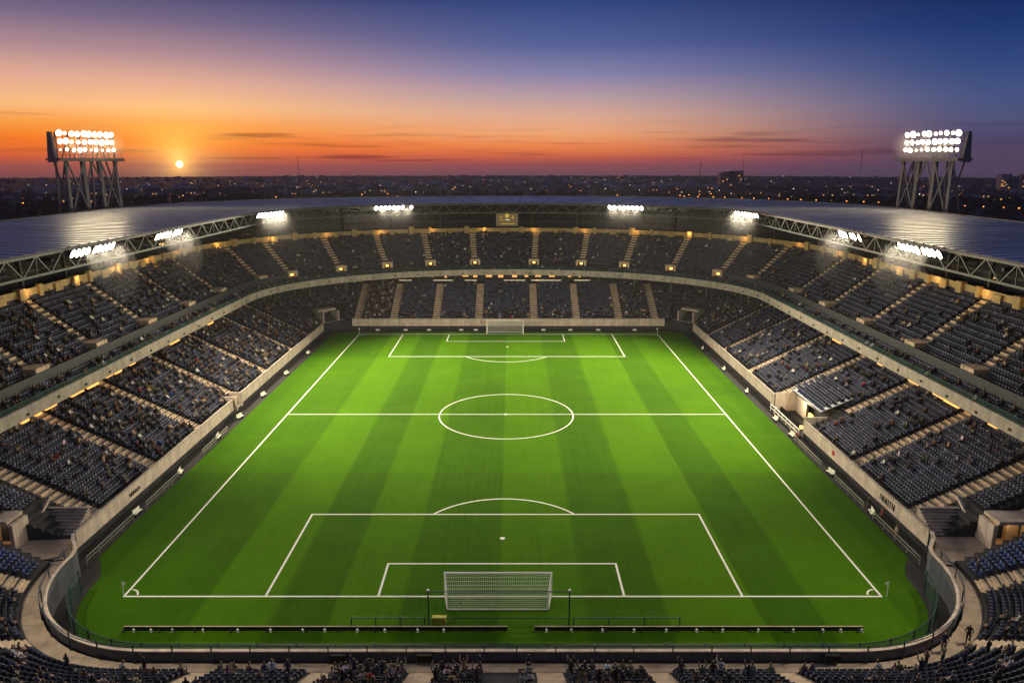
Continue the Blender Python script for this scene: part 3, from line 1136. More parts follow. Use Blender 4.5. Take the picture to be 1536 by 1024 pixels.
# floodlight towers beyond the roof
def tower(x, y, sd):
    tgt = Vector((CX, 108, 0))
    d = (tgt - Vector((x, y, 0))); d.z = 0; d.normalize()
    rz = math.atan2(d.y, d.x) + math.pi / 2            # local -Y looks at the pitch
    root = empty('floodlight_tower', (x, y, GZ), rz)
    W, D = 11.8, 4.2
    zp = 38.7 - GZ
    zb = 0.0
    for k in range(4):
        xx = -W / 2 + .8 + (W - 1.6) * k / 3
        b = MB(); sp_ = (k - 1.5) * .55
        b.bar((xx + sp_, -1.2, zb), (xx, -.6, zp), .70 if k in (1, 2) else .50)
        b.build('leg', M['tower'], root)
    for k in (0, 2.1):
        xx = -W / 2 + .8 + (W - 1.6) * k / 3
        b = MB(); sp_ = (k - 1.5) * .55
        b.bar((xx + sp_, D + .8, zb), (xx, D * .55, zp), .32)
        b.build('leg', M['tower'], root)
    br = MB()
    for k in range(3):
        xa = -W / 2 + .8 + (W - 1.6) * k / 3; xb = -W / 2 + .8 + (W - 1.6) * (k + 1) / 3
        for yy in (-1.0,):
            for z0, z1 in ((zp - 19, zp - 10), (zp - 10, zp)):
                if k == 1 and z1 == zp:
                    br.bar((xa, yy, z0 + 5), ((xa + xb) / 2, yy, zp), .22); br.bar((xb, yy, z0 + 5), ((xa + xb) / 2, yy, zp), .22)
                else:
                    br.bar((xa, yy, z0), (xb, yy, z1), .24); br.bar((xb, yy, z0), (xa, yy, z1), .24)
    for xx in (-W / 2 + .5, W / 2 - .5):
        for z0, z1 in ((zp - 19, zp - 10), (zp - 10, zp)):
            br.bar((xx, -1, z0), (xx, D * .6, z1), .22); br.bar((xx, D * .7, z0), (xx, -1, z1), .22)
    br.build('bracing', M['tower'], root)
    pf = MB()
    pf.box((0, .8, zp + .15), (W + 1.4, 4.4, .32)); pf.box((0, -1.5, zp + .1), (W + 1.6, .25, .6))
    pf.build('platform', M['tower'], root)
    rl = MB()
    for k in range(15):
        xx = -W / 2 - .4 + (W + .8) * k / 14
        rl.bar((xx, -1.4, zp + .3), (xx, -1.4, zp + 1.7), .07)
    for z in (1.0, 1.65): rl.bar((-W / 2 - .5, -1.4, zp + z), (W / 2 + .5, -1.4, zp + z), .07)
    rl.build('railing', M['tower'], root)
    rk = MB()
    for z in (1.9, 3.4, 4.9): rk.bar((-W / 2 - .3, .2, zp + z), (W / 2 + .3, .2, zp + z), .16)
    for k in range(6):
        xx = -W / 2 + W * k / 5
        rk.bar((xx, .2, zp), (xx, .2, zp + 5.2), .16)
        rk.bar((xx, .2, zp + 5.0), (xx, 2.6, zp + .3), .14)
    rk.build('lamp_rack', M['tower'], root)
    sh = MB()
    near_end = -W / 2 - .6 if sd < 0 else W / 2 + .6
    # cheek plate at the end nearer the camera
    sh.add([(near_end - .25, -.4, zp - .4), (near_end + .25, -.4, zp - .4), (near_end + .25, .5, zp + 5.2), (near_end - .25, .5, zp + 5.2),
            (near_end - .25, 2.2, zp - .4), (near_end + .25, 2.2, zp - .4), (near_end + .25, 1.3, zp + 5.2), (near_end - .25, 1.3, zp + 5.2)],
           [(0, 1, 2, 3), (7, 6, 5, 4), (0, 4, 5, 1), (1, 5, 6, 2), (2, 6, 7, 3), (3, 7, 4, 0)])
    sh.build('cheek_plate', M['tower'], root)
    for j, zz in enumerate((1.95, 3.45, 4.95)):
        for k in range(10):
            off = rnd.random()
            dim = (j == 0 and off < .3) or (off < .13) or (sd > 0 and j == 2 and k in (2, 5, 6) )
            o = link('lamp', LAMPC if dim else LAMPB, root)
            o.location = (-W / 2 + .5 + (W - 1.0) * k / 9 + rnd.uniform(-.15, .15), -.25, zp + zz + rnd.uniform(-.08, .08))
            o.rotation_euler = (R(14), 0, rnd.uniform(-.15, .15))
            sc_ = (.85, 1.05, 1.12)[j] * rnd.uniform(.8, 1.15)
            o.scale = (sc_, sc_, sc_)
    for k in (-1, 0, 1):
        p = Vector((x - d.y * k * 3.8, y + d.x * k * 3.8, 42.0)) + d * .9
        spot('floodlight_beam', p, (CX, 100, 6), 5600, 120, .8, color=(1, .80, .46), radius=1.0).data.specular_factor = .9
    halo_puff((x + d.x * 1.5, y + d.y * 1.5, 42.5), (8.2, 3.2, 4.4), rz, .010)  # added mist for the halo of the tower lamps
    return root


tag(tower(-83.4, 149.0, -1), 'steel floodlight tower beside the setting sun, behind the roof', 'light tower', 'floodlight towers behind the roof')
tag(tower(81.2, 147.0, 1), 'steel floodlight tower against the dark blue sky, behind the roof', 'light tower', 'floodlight towers behind the roof')

# warm wall lamps along the top wall
WL = np.linspace(8, UP.L - 8, 30)
pts, nn = UP.at(WL, DT - .55), UP.normal(WL)
wl0 = None
for i, ((x, y), (nx, ny)) in enumerate(zip(pts, nn)):
    d = bpy.data.lights.new('wall_lamp_light', 'POINT')
    d.energy = 75 * rnd.uniform(.5, 1.4); d.color = (1, .55, .16); d.shadow_soft_size = .15
    o = bpy.data.objects.new('wall_lamp_light', d); col.objects.link(o)
    o.location = (x - nx * .35, y - ny * .35, UTOP + 1.0)

# sunset ------------------------------------------------------------
SAZ, SEL = R(-23.75), R(-.02)
sundir = Vector((math.sin(SAZ) * math.cos(SEL), math.cos(SAZ) * math.cos(SEL), math.sin(SEL)))
sd_ = bpy.data.lights.new('sun', 'SUN')
sd_.energy = .3; sd_.specular_factor = .4; sd_.angle = R(.6); sd_.color = (1, .45, .18)
so = bpy.data.objects.new('sun', sd_); col.objects.link(so)
low = Vector((math.sin(SAZ) * math.cos(R(2)), math.cos(SAZ) * math.cos(R(2)), math.sin(R(2))))
so.rotation_euler = (-low).to_track_quat('-Z', 'Y').to_euler()
so.location = (-200, 300, 120)

world = bpy.data.worlds.new('World'); scene.world = world
world.use_nodes = True
n, l = world.node_tree.nodes, world.node_tree.links
bg = n['Background']
tc_ = n.new('ShaderNodeTexCoord')
nv = n.new('ShaderNodeVectorMath'); nv.operation = 'NORMALIZE'; l.new(tc_.outputs['Generated'], nv.inputs[0])
sp_ = n.new('ShaderNodeSeparateXYZ'); l.new(nv.outputs[0], sp_.inputs[0])


def math_(op, a, b=None, c=None, clamp=False):
    m = n.new('ShaderNodeMath'); m.operation = op; m.use_clamp = clamp
    for i, v in enumerate((a, b, c)):
        if v is None: continue
        if isinstance(v, (int, float)): m.inputs[i].default_value = v
        else: l.new(v, m.inputs[i])
    return m.outputs[0]


el = math_('MULTIPLY', math_('ARCSINE', sp_.outputs['Z']), 180 / math.pi)
az = math_('MULTIPLY', math_('ARCTAN2', sp_.outputs['X'], sp_.outputs['Y']), 180 / math.pi)


def s2l(c):
    return tuple(((x / 255) / 12.92 if x / 255 < .04045 else ((x / 255 + .055) / 1.055) ** 2.4) for x in c)


def ramp(stops, lo, hi, sock):
    mr = n.new('ShaderNodeMapRange'); mr.inputs['From Min'].default_value = lo; mr.inputs['From Max'].default_value = hi
    l.new(sock, mr.inputs['Value'])
    r = n.new('ShaderNodeValToRGB'); r.color_ramp.interpolation = 'EASE'
    r.color_ramp.interpolation = 'LINEAR'
    while len(r.color_ramp.elements) < len(stops): r.color_ramp.elements.new(.5)
    for i, (p, c) in enumerate(stops):
        r.color_ramp.elements[i].position = (p - lo) / (hi - lo)
        r.color_ramp.elements[i].color = (*s2l(c), 1)
    l.new(mr.outputs['Result'], r.inputs['Fac'])
    return r.outputs['Color']


LO, HI = -3, 60
# elevation in degrees : colour
sL = ramp([(-3, (110, 66, 72)), (-.8, (132, 74, 76)), (.0, (178, 86, 76)), (.3, (218, 94, 54)), (.8, (250, 108, 34)), (1.6, (253, 124, 28)), (2.6, (254, 158, 66)), (3.8, (253, 190, 130)), (5.4, (228, 172, 150)), (7.2, (174, 138, 146)), (9.2, (116, 102, 134)), (11.3, (58, 64, 112)), (18, (58, 68, 112)), (35, (56, 66, 106)), (60, (56, 66, 106))], LO, HI, el)
sC = ramp([(-3, (104, 68, 84)), (-.8, (112, 74, 88)), (.0, (158, 80, 82)), (.35, (206, 92, 70)), (.8, (242, 120, 64)), (1.3, (248, 140, 76)), (2.2, (246, 170, 118)), (3.4, (226, 174, 148)), (4.8, (186, 158, 164)), (6.4, (134, 130, 170)), (8.4, (80, 96, 152)), (11.3, (42, 66, 126)), (18, (44, 62, 116)), (35, (56, 66, 106)), (60, (56, 66, 106))], LO, HI, el)
sRr = ramp([(-3, (70, 60, 84)), (-.8, (76, 66, 92)), (.0, (86, 70, 98)), (.8, (84, 70, 100)), (1.6, (76, 70, 106)), (2.6, (80, 82, 122)), (4.2, (68, 84, 132)), (6.2, (44, 70, 126)), (8.4, (22, 52, 112)), (11.3, (6, 30, 82)), (18, (36, 56, 112)), (35, (54, 64, 104)), (60, (56, 66, 106))], LO, HI, el)


def mixc(f, a, b):
    m = n.new('ShaderNodeMix'); m.data_type = 'RGBA'
    l.new(f, m.inputs['Factor']); l.new(a, m.inputs['A']); l.new(b, m.inputs['B'])
    return m.outputs['Result']


def mrange(sock, a, b, smooth=True):
    m = n.new('ShaderNodeMapRange'); m.inputs['From Min'].default_value = a; m.inputs['From Max'].default_value = b
    if smooth: m.interpolation_type = 'SMOOTHSTEP'
    l.new(sock, m.inputs['Value'])
    return m.outputs['Result']


aaz = math_('ABSOLUTE', az)
f1 = mrange(az, -27, 5)
f2 = mrange(az, 2, 33)
colr = mixc(f2, mixc(f1, sL, sC), sRr)
# behind the camera the sky is plain dusk blue
fb_ = mrange(aaz, 60, 130)
back = ramp([(-3, (42, 42, 62)), (2, (48, 48, 74)), (10, (40, 52, 90)), (35, (54, 64, 104)), (60, (56, 66, 106))], LO, HI, el)
colr = mixc(fb_, colr, back)
# thin streaks of cloud
cv = n.new('ShaderNodeCombineXYZ')
l.new(math_('MULTIPLY', az, .085), cv.inputs[0]); l.new(math_('MULTIPLY', el, 1.9), cv.inputs[1])
cn = n.new('ShaderNodeTexNoise'); cn.inputs['Scale'].default_value = 1.0; cn.inputs['Detail'].default_value = 5; cn.inputs['Distortion'].default_value = .25
l.new(cv.outputs[0], cn.inputs['Vector'])
band = math_('MULTIPLY', mrange(el, .1, .5), math_('SUBTRACT', 1.0, mrange(el, 1.6, 3.4)))
cmask = math_('MULTIPLY', mrange(cn.outputs['Fac'], .50, .70), band)
dk = n.new('ShaderNodeMix'); dk.data_type = 'RGBA'; dk.blend_type = 'MULTIPLY'
l.new(math_('MULTIPLY', cmask, .75), dk.inputs['Factor']); l.new(colr, dk.inputs['A']); dk.inputs['B'].default_value = (.42, .36, .50, 1)
colr = dk.outputs['Result']
# bright wisps over the sun
wmask = math_('MULTIPLY', mrange(cn.outputs['Fac'], .30, .44), 1.0)
# single small clouds
def cloud(col_in, ca, ce, wa, we, k):
    u = math_('DIVIDE', math_('SUBTRACT', az, ca), wa)
    v = math_('DIVIDE', math_('SUBTRACT', math_('ADD', el, math_('MULTIPLY', math_('SUBTRACT', cn.outputs['Fac'], .5), .30)), ce), we)
    r2 = math_('ADD', math_('MULTIPLY', u, u), math_('MULTIPLY', v, v))
    f = math_('MULTIPLY', math_('SUBTRACT', 1.0, mrange(r2, .1, 1.0)), k)
    d = n.new('ShaderNodeMix'); d.data_type = 'RGBA'; d.blend_type = 'MULTIPLY'
    l.new(f, d.inputs['Factor']); l.new(col_in, d.inputs['A']); d.inputs['B'].default_value = (.50, .36, .42, 1)
    return d.outputs['Result']


colr = cloud(colr, -18.4, 2.05, 3.2, .13, .8)
colr = cloud(colr, -11.6, .52, 3.6, .16, .85)
colr = cloud(colr, -19.5, .42, 4.0, .09, .5)
colr = cloud(colr, -7.0, .28, 5.0, .07, .6)
colr = cloud(colr, 21.0, .65, 6.0, .16, .6)
colr = cloud(colr, 17.5, 2.1, 2.0, .2, .3)
colr = cloud(colr, -33.0, 3.1, 3.0, .10, .3)
# sun disc and its glow
dv = n.new('ShaderNodeVectorMath'); dv.operation = 'DOT_PRODUCT'
l.new(nv.outputs[0], dv.inputs[0]); dv.inputs[1].default_value = sundir
ang = math_('MULTIPLY', math_('ARCCOSINE', math_('MINIMUM', dv.outputs['Value'], 1.0)), 180 / math.pi)
disc = math_('SUBTRACT', 1.0, mrange(ang, .16, .26))
# glow: flattened, fades away from the sun
ga = math_('MULTIPLY', math_('SUBTRACT', az, math.degrees(SAZ)), .62)
ge = math_('SUBTRACT', el, math.degrees(SEL) + .55)
gr = math_('SQRT', math_('ADD', math_('MULTIPLY', ga, ga), math_('MULTIPLY', ge, ge)))
g1 = math_('POWER', 2.718, math_('MULTIPLY', gr, -.7))
g2 = math_('POWER', 2.718, math_('MULTIPLY', ang, -1.6))


def addc(a, f, c):
    m = n.new('ShaderNodeMix'); m.data_type = 'RGBA'; m.blend_type = 'ADD'
    l.new(f, m.inputs['Factor']); l.new(a, m.inputs['A']); m.inputs['B'].default_value = (*c, 1)
    return m.outputs['Result']


wm = math_('MULTIPLY', g1, math_('ADD', .55, math_('MULTIPLY', mrange(cn.outputs['Fac'], .38, .62), .5)))
colr = addc(colr, wm, (.42, .34, .10))
colr = addc(colr, g2, (1.6, .85, .14))
g3 = math_('MULTIPLY', math_('POWER', 2.718, math_('MULTIPLY', math_('SQRT', math_('ADD', math_('MULTIPLY', math_('MULTIPLY', ga, .7), math_('MULTIPLY', ga, .7)), math_('MULTIPLY', math_('SUBTRACT', ge, .7), math_('SUBTRACT', ge, .7)))), -.8)), mrange(el, -.2, .7))
colr = addc(colr, g3, (.22, .24, .03))
colr = addc(colr, disc, (6.0, 4.6, 2.2))
# a share of the physical sky as well
sky = n.new('ShaderNodeTexSky'); sky.sky_type = 'NISHITA'; sky.sun_disc = False
sky.sun_elevation = R(.5); sky.sun_rotation = SAZ
mx = n.new('ShaderNodeMix'); mx.data_type = 'RGBA'; mx.blend_type = 'ADD'; mx.inputs['Factor'].default_value = .003
l.new(colr, mx.inputs['A']); l.new(sky.outputs[0], mx.inputs['B'])
l.new(mx.outputs['Result'], bg.inputs['Color'])
bg.inputs['Strength'].default_value = 1.0

# ------------------------------------------------------------------ seats and spectators
seats = []      # x, y, z, angle, block text, row, index, count, tier
def fill(path, s0, s1, m0, m1, d0, z0, tread, rise, n, text, occ, sp=.52, start=0, dens_rows=None):
    for i in range(start, n):
        dd = d0 + tread * i + tread * .62
        P_, N_ = path.row(dd, s0, s1, m0, m1, sp)
        for k in range(len(P_)):
            o = occ
            if dens_rows and i < dens_rows: o = min(.95, occ * 2 + .3)
            seats.append((P_[k, 0], P_[k, 1], z0 + rise * i, math.atan2(N_[k, 1], N_[k, 0]) - math.pi / 2, text, i, k, len(P_), o))


# near blocks
def blk(s0, s1, text, occ, first=None, flip=False):
    fill(LP, s0, s1, 1.0, 1.0, ND0, NZ0, .80, .42, 15, text, occ, .54, dens_rows=first)


cL16, cL52, cR16, cR52 = corner_s(-1, 16), corner_s(-1, 52), corner_s(1, 16), corner_s(1, 52)
nx_ = near_aisles[:6]
blk(cL16, sLP, 'block by the left landing', .01)
blk(cL52, cL16, 'left corner block', .10)
blk(nx_[0], cL52, 'curved block at bottom left', .16)
blk(nx_[1], nx_[0], 'bottom block left of the goal', .18)
blk(nx_[2], nx_[1], 'bottom block before the left post', .7)
# the middle block crosses the start of the path
blk(0.0, nx_[2], 'middle bottom block, left half', .5)
blk(nx_[3], LP.L, 'middle bottom block, right half', .5)
blk(nx_[4], nx_[3], 'bottom block before the right post', .45)
blk(nx_[5], nx_[4], 'bottom block right of the goal', .22)
blk(cR52, nx_[5], 'curved block at bottom right', .14)
blk(cR16, cR52, 'right corner block', .22)
blk(sRP, cR16, 'block by the right landing', .02)

# lower side and far blocks
cuts = sorted([sLQ] + lower_aisles + [sRQ])
for a, b in zip(cuts[:-1], cuts[1:]):
    mid = (a + b) / 2
    p = LP.at(np.array([mid]), 0)[0]
    occ = rnd.choice((.16, .22, .28, .34))
    if p[0] < -30 and p[1] < 165: occ = .34 if p[1] > 90 else .2
    if p[0] > 30 and p[1] < 165: occ = .12
    if p[1] > 166: occ = .10
    if p[1] > 166 and -32 < p[0] - CX < -28: occ = .8
    if p[1] > 166 and 27 < p[0] - CX < 33: occ = .34
    st_ = 0
    if a == sLQ or b == sRQ:
        # end blocks stand behind the wide steps and the vomitory
        if a == sLQ:
            fill(LP, a + 3.4, b, .3, 1.02, SD0, SZ0, ST, SR, SN, 'side', occ); fill(LP, a, a + 3.4, .4, .2, SD0, SZ0, ST, SR, SN, 'side', .02, start=6)
        else:
            fill(LP, a, b - 3.4, 1.02, .3, SD0, SZ0, ST, SR, SN, 'side', occ); fill(LP, b - 3.4, b, .2, .4, SD0, SZ0, ST, SR, SN, 'side', .02, start=6)
        continue
    if a < sT1 - 1 and b > sT0 + 1:
        lo_, hi_ = max(a, sT0), min(b, sT1)
        fill(LP, a, b, 1.02, 1.02, SD0, SZ0, ST, SR, SN, 'side', occ, start=6)
        if a < sT0: fill(LP, a, sT0, 1.02, .2, SD0, SZ0, ST, SR, 6, 'side', .8)
        if b > sT1: fill(LP, sT1, b, .2, 1.02, SD0, SZ0, ST, SR, 6, 'side', occ)
        continue
    if abs(p[0] - CX) > 33 and p[1] > 160:
        # the corner: the portal takes the middle of the first rows
        fill(LP, a, b, 1.02, 1.02, SD0, SZ0, ST, SR, SN, 'side', .25, start=7)
        sc2 = LP.near(CX + (-41.0 if p[0] < CX else 41.0), 167.6)
        fill(LP, a, sc2 - 2.6, 1.02, .1, SD0, SZ0, ST, SR, 7, 'side', .25)
        fill(LP, sc2 + 2.6, b, .1, 1.02, SD0, SZ0, ST, SR, 7, 'side', .25)
        continue
    fill(LP, a, b, 1.02, 1.02, SD0, SZ0, ST, SR, SN, 'side', occ, dens_rows=3 if p[1] > 166 else None)
# seats on the canopy over the players' tunnel
for i in range(5):
    for k in range(20):
        y = YT0 + 1.1 + k * .52
        f = (i + .6) / 5
        seats.append((CX + 42.2 + TD0 + (TD1 - TD0) * f, y, zr0 + (zr1 - zr0) * f, -math.pi / 2, 'side', i, k, 20, 0.0))

# upper blocks
cuts = sorted([UP.near(CX - 52.3, 46)] + UAISLE + [UP.near(CX + 52.3, 46)])
for a, b in zip(cuts[:-1], cuts[1:]):
    p = UP.at(np.array([(a + b) / 2]), 0)[0]
    occ = rnd.choice((.10, .15, .2, .25))
    if p[0] > 35: occ = .06
    fill(UP, a, b, .86, .86, UD0, UZ0, URT, URR, UN, 'upper', occ, start=2)
    fill(UP, a, b, 1.4, 1.4, UD0, UZ0, URT, URR, 2, 'upper', occ)
    fill(UP, a, b, .2, .2, .3, FZ0, UT, URI, 2, 'upper', .4 if p[0] < 0 else .2)

S = np.array([(s[0], s[1], s[2], s[3], s[8], s[5]) for s in seats])
side_or_up = np.array([s[4] in ('side', 'upper') for s in seats])
th = R(13.57)
zc = S[:, 1] * math.cos(th) + (HCAM - S[:, 2]) * math.sin(th)
px = 768 + 1102 * S[:, 0] / zc
py = 512 + 1102 * ((HCAM - S[:, 2] - .5) * math.cos(th) - S[:, 1] * math.sin(th)) / zc
inview = (px > -15) & (px < 1551) & (py < 1032)
near_idx = [i for i in np.argsort(zc) if inview[i] and not side_or_up[i]]
keep = inview | (zc > 0)
# drop near seats that lie well outside the frame
keep = (px > -260) & (px < 1796) & (py < 1180)
occupied = rng.random(len(S)) < S[:, 4]
tier_up = np.array([s[4] == 'upper' for s in seats])

SEAT_INDIV, PEOPLE_INDIV = 300, 300
seat_ids = near_idx[:SEAT_INDIV]
people_pool = [i for i in np.argsort(zc) if inview[i] and occupied[i] and not tier_up[i]]
people_ids = people_pool[:PEOPLE_INDIV]

# -- one seat
def seat_arrays():
    b = MB()
    b.box((0, .20, .64), (.45, .07, .44), 0)
    b.box((0, -.02, .43), (.43, .40, .07), 0)
    b.box((0, .10, .20), (.10, .08, .40), 0)
    return b


def seat_mesh_fine():
    b = MB()
    # curved backrest with rounded top
    cols, rows = 6, 5
    vs, fs = [], []
    for side in (0, 1):
        for j in range(rows + 1):
            for i in range(cols + 1):
                u = i / cols - .5; v_ = j / rows
                w = .46 * (1 - .10 * v_ ** 4)
                z = .44 + .46 * v_ - .05 * (abs(u) * 2) ** 4 * v_
                y = .16 + .10 * v_ - .07 * (u * 2) ** 2 + .035 * side
                vs.append((u * w, y, z))
    n0 = (cols + 1) * (rows + 1)
    for j in range(rows):
        for i in range(cols):
            a = j * (cols + 1) + i
            fs.append((a, a + 1, a + cols + 2, a + cols + 1))
            fs.append((n0 + a, n0 + a + cols + 1, n0 + a + cols + 2, n0 + a + 1))
    rim = [i for i in range(cols + 1)] + [j * (cols + 1) + cols for j in range(1, rows + 1)] + [rows * (cols + 1) + i for i in range(cols - 1, -1, -1)] + [j * (cols + 1) for j in range(rows - 1, 0, -1)]
    for k in range(len(rim)):
        a, c = rim[k], rim[(k + 1) % len(rim)]
        fs.append((a, n0 + a, n0 + c, c))
    b.add(vs, fs)
    back = b
    p = MB()
    p.box((0, -.03, .435), (.43, .38, .06), 0, 0, .94)
    p.box((0, -.21, .42), (.41, .05, .05), 0)
    leg = MB()
    leg.box((0, .12, .20), (.07, .09, .40), 0)
    leg.box((0, .10, .015), (.20, .22, .03), 0)
    return back, p, leg


bk, pn, lg = seat_mesh_fine()


def raw_mesh(mb, name, m):
    me = bpy.data.meshes.new(name); me.from_pydata(mb.v, [], mb.f); me.materials.append(m); me.update(); return me


ME_BACK, ME_PAN, ME_LEG = raw_mesh(bk, 'backrest', M['seat']), raw_mesh(pn, 'seat_pan', M['seat']), raw_mesh(lg, 'pedestal', M['dark'])
ORD = {1: 'first', 2: 'second', 3: 'third', 4: 'fourth', 5: 'fifth', 6: 'sixth', 7: 'seventh', 8: 'eighth', 9: 'ninth', 10: 'tenth', 11: 'eleventh', 12: 'twelfth'}


def ordw(k):
    if k in ORD: return ORD[k]
    return '%d%s' % (k, 'th' if 10 <= k % 100 <= 20 else {1: 'st', 2: 'nd', 3: 'rd'}.get(k % 10, 'th'))


def from_left(i):
    """the path runs right-to-left along the near stand, so count from its far end"""
    return seats[i][7] - seats[i][6]


occ_set = set(np.nonzero(occupied)[0].tolist())
for i in seat_ids:
    x, y, z, a, text, row, k, cnt, _ = seats[i]
    o = bpy.data.objects.new('stadium_chair', ME_BACK)
    root = bpy.data.objects.new('stadium_chair', None); col.objects.link(root)
    root.location = (x, y, z); root.rotation_euler = (0, 0, a)
    blue = 'landing' in text
    t = rnd.uniform(.8, 1.2)
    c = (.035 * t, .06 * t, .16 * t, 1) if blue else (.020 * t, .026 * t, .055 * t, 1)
    for nm, me in (('backrest', ME_BACK), ('seat_pan', ME_PAN), ('pedestal', ME_LEG)):
        ch = bpy.data.objects.new(nm, me); col.objects.link(ch); ch.parent = root; ch.color = c
    bpy.data.objects.remove(o)
    tag(root, '%s %s seat, %s from left, %s row, %s' % ('occupied' if i in occ_set else 'empty', 'blue' if blue else 'navy', ordw(from_left(i)), ordw(row + 1), text), 'seat', 'plastic seats of the near stand')

# -- the other seats: one mesh
sb = seat_arrays()
sv, sf = np.array(sb.v), np.array(sb.f)
ids = np.array([i for i in range(len(S)) if i not in set(seat_ids) and keep[i]])


def scatter(name, tv, tf, pos, ang, scl, vcol, m):
    """many copies of a template as one mesh; vcol (copies, verts, 3)"""
    nI, nV, nF = len(pos), len(tv), len(tf)
    ca, sa = np.cos(ang)[:, None], np.sin(ang)[:, None]
    X = tv[None, :, 0] * scl[:, None]; Y = tv[None, :, 1] * scl[:, None]; Z = tv[None, :, 2] * scl[:, None]
    V = np.stack([pos[:, 0:1] + X * ca - Y * sa, pos[:, 1:2] + X * sa + Y * ca, pos[:, 2:3] + Z], -1).reshape(-1, 3)
    F = (tf[None] + (np.arange(nI) * nV)[:, None, None]).reshape(-1, tf.shape[1])
    me = bpy.data.meshes.new(name)
    me.vertices.add(len(V)); me.vertices.foreach_set('co', V.ravel())
    k = tf.shape[1]
    me.loops.add(F.size); me.loops.foreach_set('vertex_index', F.ravel())
    me.polygons.add(len(F)); me.polygons.foreach_set('loop_start', np.arange(len(F)) * k); me.polygons.foreach_set('loop_total', np.full(len(F), k))
    at = me.attributes.new('tint', 'FLOAT_COLOR', 'POINT')
    c4 = np.ones((nI * nV, 4)); c4[:, :3] = vcol.reshape(-1, 3)
    at.data.foreach_set('color', c4.ravel())
    me.materials.append(m)
    me.update(calc_edges=True)
    return link(name, me)


blue_rows = np.array(['landing' in seats[i][4] for i in ids])
nearr = np.array([not side_or_up[i] for i in ids])
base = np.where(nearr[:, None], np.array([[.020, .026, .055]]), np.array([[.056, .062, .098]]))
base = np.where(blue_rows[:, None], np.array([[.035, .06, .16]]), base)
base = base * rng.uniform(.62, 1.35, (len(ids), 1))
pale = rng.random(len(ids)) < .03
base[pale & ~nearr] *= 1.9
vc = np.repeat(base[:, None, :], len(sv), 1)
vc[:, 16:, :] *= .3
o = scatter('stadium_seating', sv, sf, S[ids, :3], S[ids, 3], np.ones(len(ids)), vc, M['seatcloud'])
tag(o, 'rows of grey-blue plastic seats filling both tiers', 'seating', 'seats of the far and side stands', 'stuff')

# -- crowd: one mesh
PAL = {'black': (.012, .012, .014), 'navy': (.018, .024, .06), 'charcoal': (.045, .046, .05), 'maroon': (.06, .015, .016), 'white': (.62, .60, .56), 'grey': (.20, .20, .21),
       'olive': (.07, .075, .035), 'brown': (.12, .07, .04), 'red': (.26, .035, .03), 'blue': (.05, .10, .30), 'tan': (.36, .26, .17)}
PALW = [('black', 28), ('navy', 18), ('charcoal', 18), ('maroon', 3), ('white', 4), ('grey', 9), ('olive', 4), ('brown', 7), ('red', .35), ('blue', .7), ('tan', 6)]
names = [a for a, w in PALW]; wts = np.array([w for a, w in PALW], float); wts /= wts.sum()


def crowd_template():
    b = MB()
    # torso: tapered, shoulders wider than waist
    vs = [(-.15, -.10, .46), (.15, -.10, .46), (.15, .14, .46), (-.15, .14, .46), (-.22, -.09, .98), (.22, -.09, .98), (.22, .12, .98), (-.22, .12, .98)]
    cube = [(3, 2, 1, 0), (4, 5, 6, 7), (0, 1, 5, 4), (1, 2, 6, 5), (2, 3, 7, 6), (3, 0, 4, 7)]
    b.add(vs, cube)
    # lap and shins
    b.add([(-.18, -.46, .44), (.18, -.46, .44), (.17, .1, .44), (-.17, .1, .44), (-.18, -.46, .58), (.18, -.46, .58), (.17, .1, .60), (-.17, .1, .60)], cube)
    b.add([(-.17, -.50, .02), (.17, -.50, .02), (.17, -.38, .02), (-.17, -.38, .02), (-.17, -.48, .46), (.17, -.48, .46), (.17, -.36, .46), (-.17, -.36, .46)], cube)
    # arms resting forward
    for s in (-1, 1):
        b.add([(s * .20 - .05, -.34, .60), (s * .20 + .05, -.34, .60), (s * .23 + .05, .05, .70), (s * .23 - .05, .05, .70),
               (s * .20 - .05, -.34, .70), (s * .20 + .05, -.34, .70), (s * .23 + .06, .04, .96), (s * .23 - .06, .04, .96)], cube)
    nb = len(b.v)
    # head: squashed octagonal prism stack
    vs = []
    for z, r in ((1.02, .055), (1.10, .095), (1.22, .105), (1.31, .06)):
        for k in range(6):
            t = k * math.pi / 3
            vs.append((r * math.cos(t), r * 1.1 * math.sin(t) - .01, z))
    fs = [(j * 6 + k, j * 6 + (k + 1) % 6, (j + 1) * 6 + (k + 1) % 6, (j + 1) * 6 + k) for j in range(3) for k in range(6)]
    fs += [(18, 19, 20, 21), (21, 22, 23, 18)]
    b.add(vs, fs)
    return b, nb


cbm, nb = crowd_template()
cv_, cf_ = np.array(cbm.v), np.array(cbm.f)
pset = set(people_ids)
pid = np.array([i for i in range(len(S)) if occupied[i] and i not in pset and keep[i]])
ci = rng.choice(len(names), len(pid), p=wts)
shirts = np.array([PAL[a] for a in names])[ci] * rng.uniform(.8, 1.3, (len(pid), 1))
skin = np.array([.32, .20, .15]) * rng.uniform(.5, 1.25, (len(pid), 1))
hair = np.array([.03, .02, .015]) * rng.uniform(.5, 3.0, (len(pid), 1))
vc = np.repeat(shirts[:, None, :], len(cv_), 1)
vc[:, 8:24, :] = (np.array([.03, .032, .045]) * rng.uniform(.5, 2.2, (len(pid), 1)))[:, None, :]
vc[:, nb:, :] = skin[:, None, :]
for kk in (1, 2):
    vc[:, nb + 12 + kk, :] = hair; vc[:, nb + 6 + kk, :] = hair
vc[:, nb + 18:, :] = hair[:, None, :]
pos = S[pid, :3].copy()
o = scatter('crowd', cv_, cf_, pos, S[pid, 3] + rng.normal(0, .25, len(pid)), rng.uniform(.88, 1.08, len(pid)), vc, M['crowd'])
tag(o, 'mass of seated spectators scattered over both tiers', 'crowd', kind='stuff')

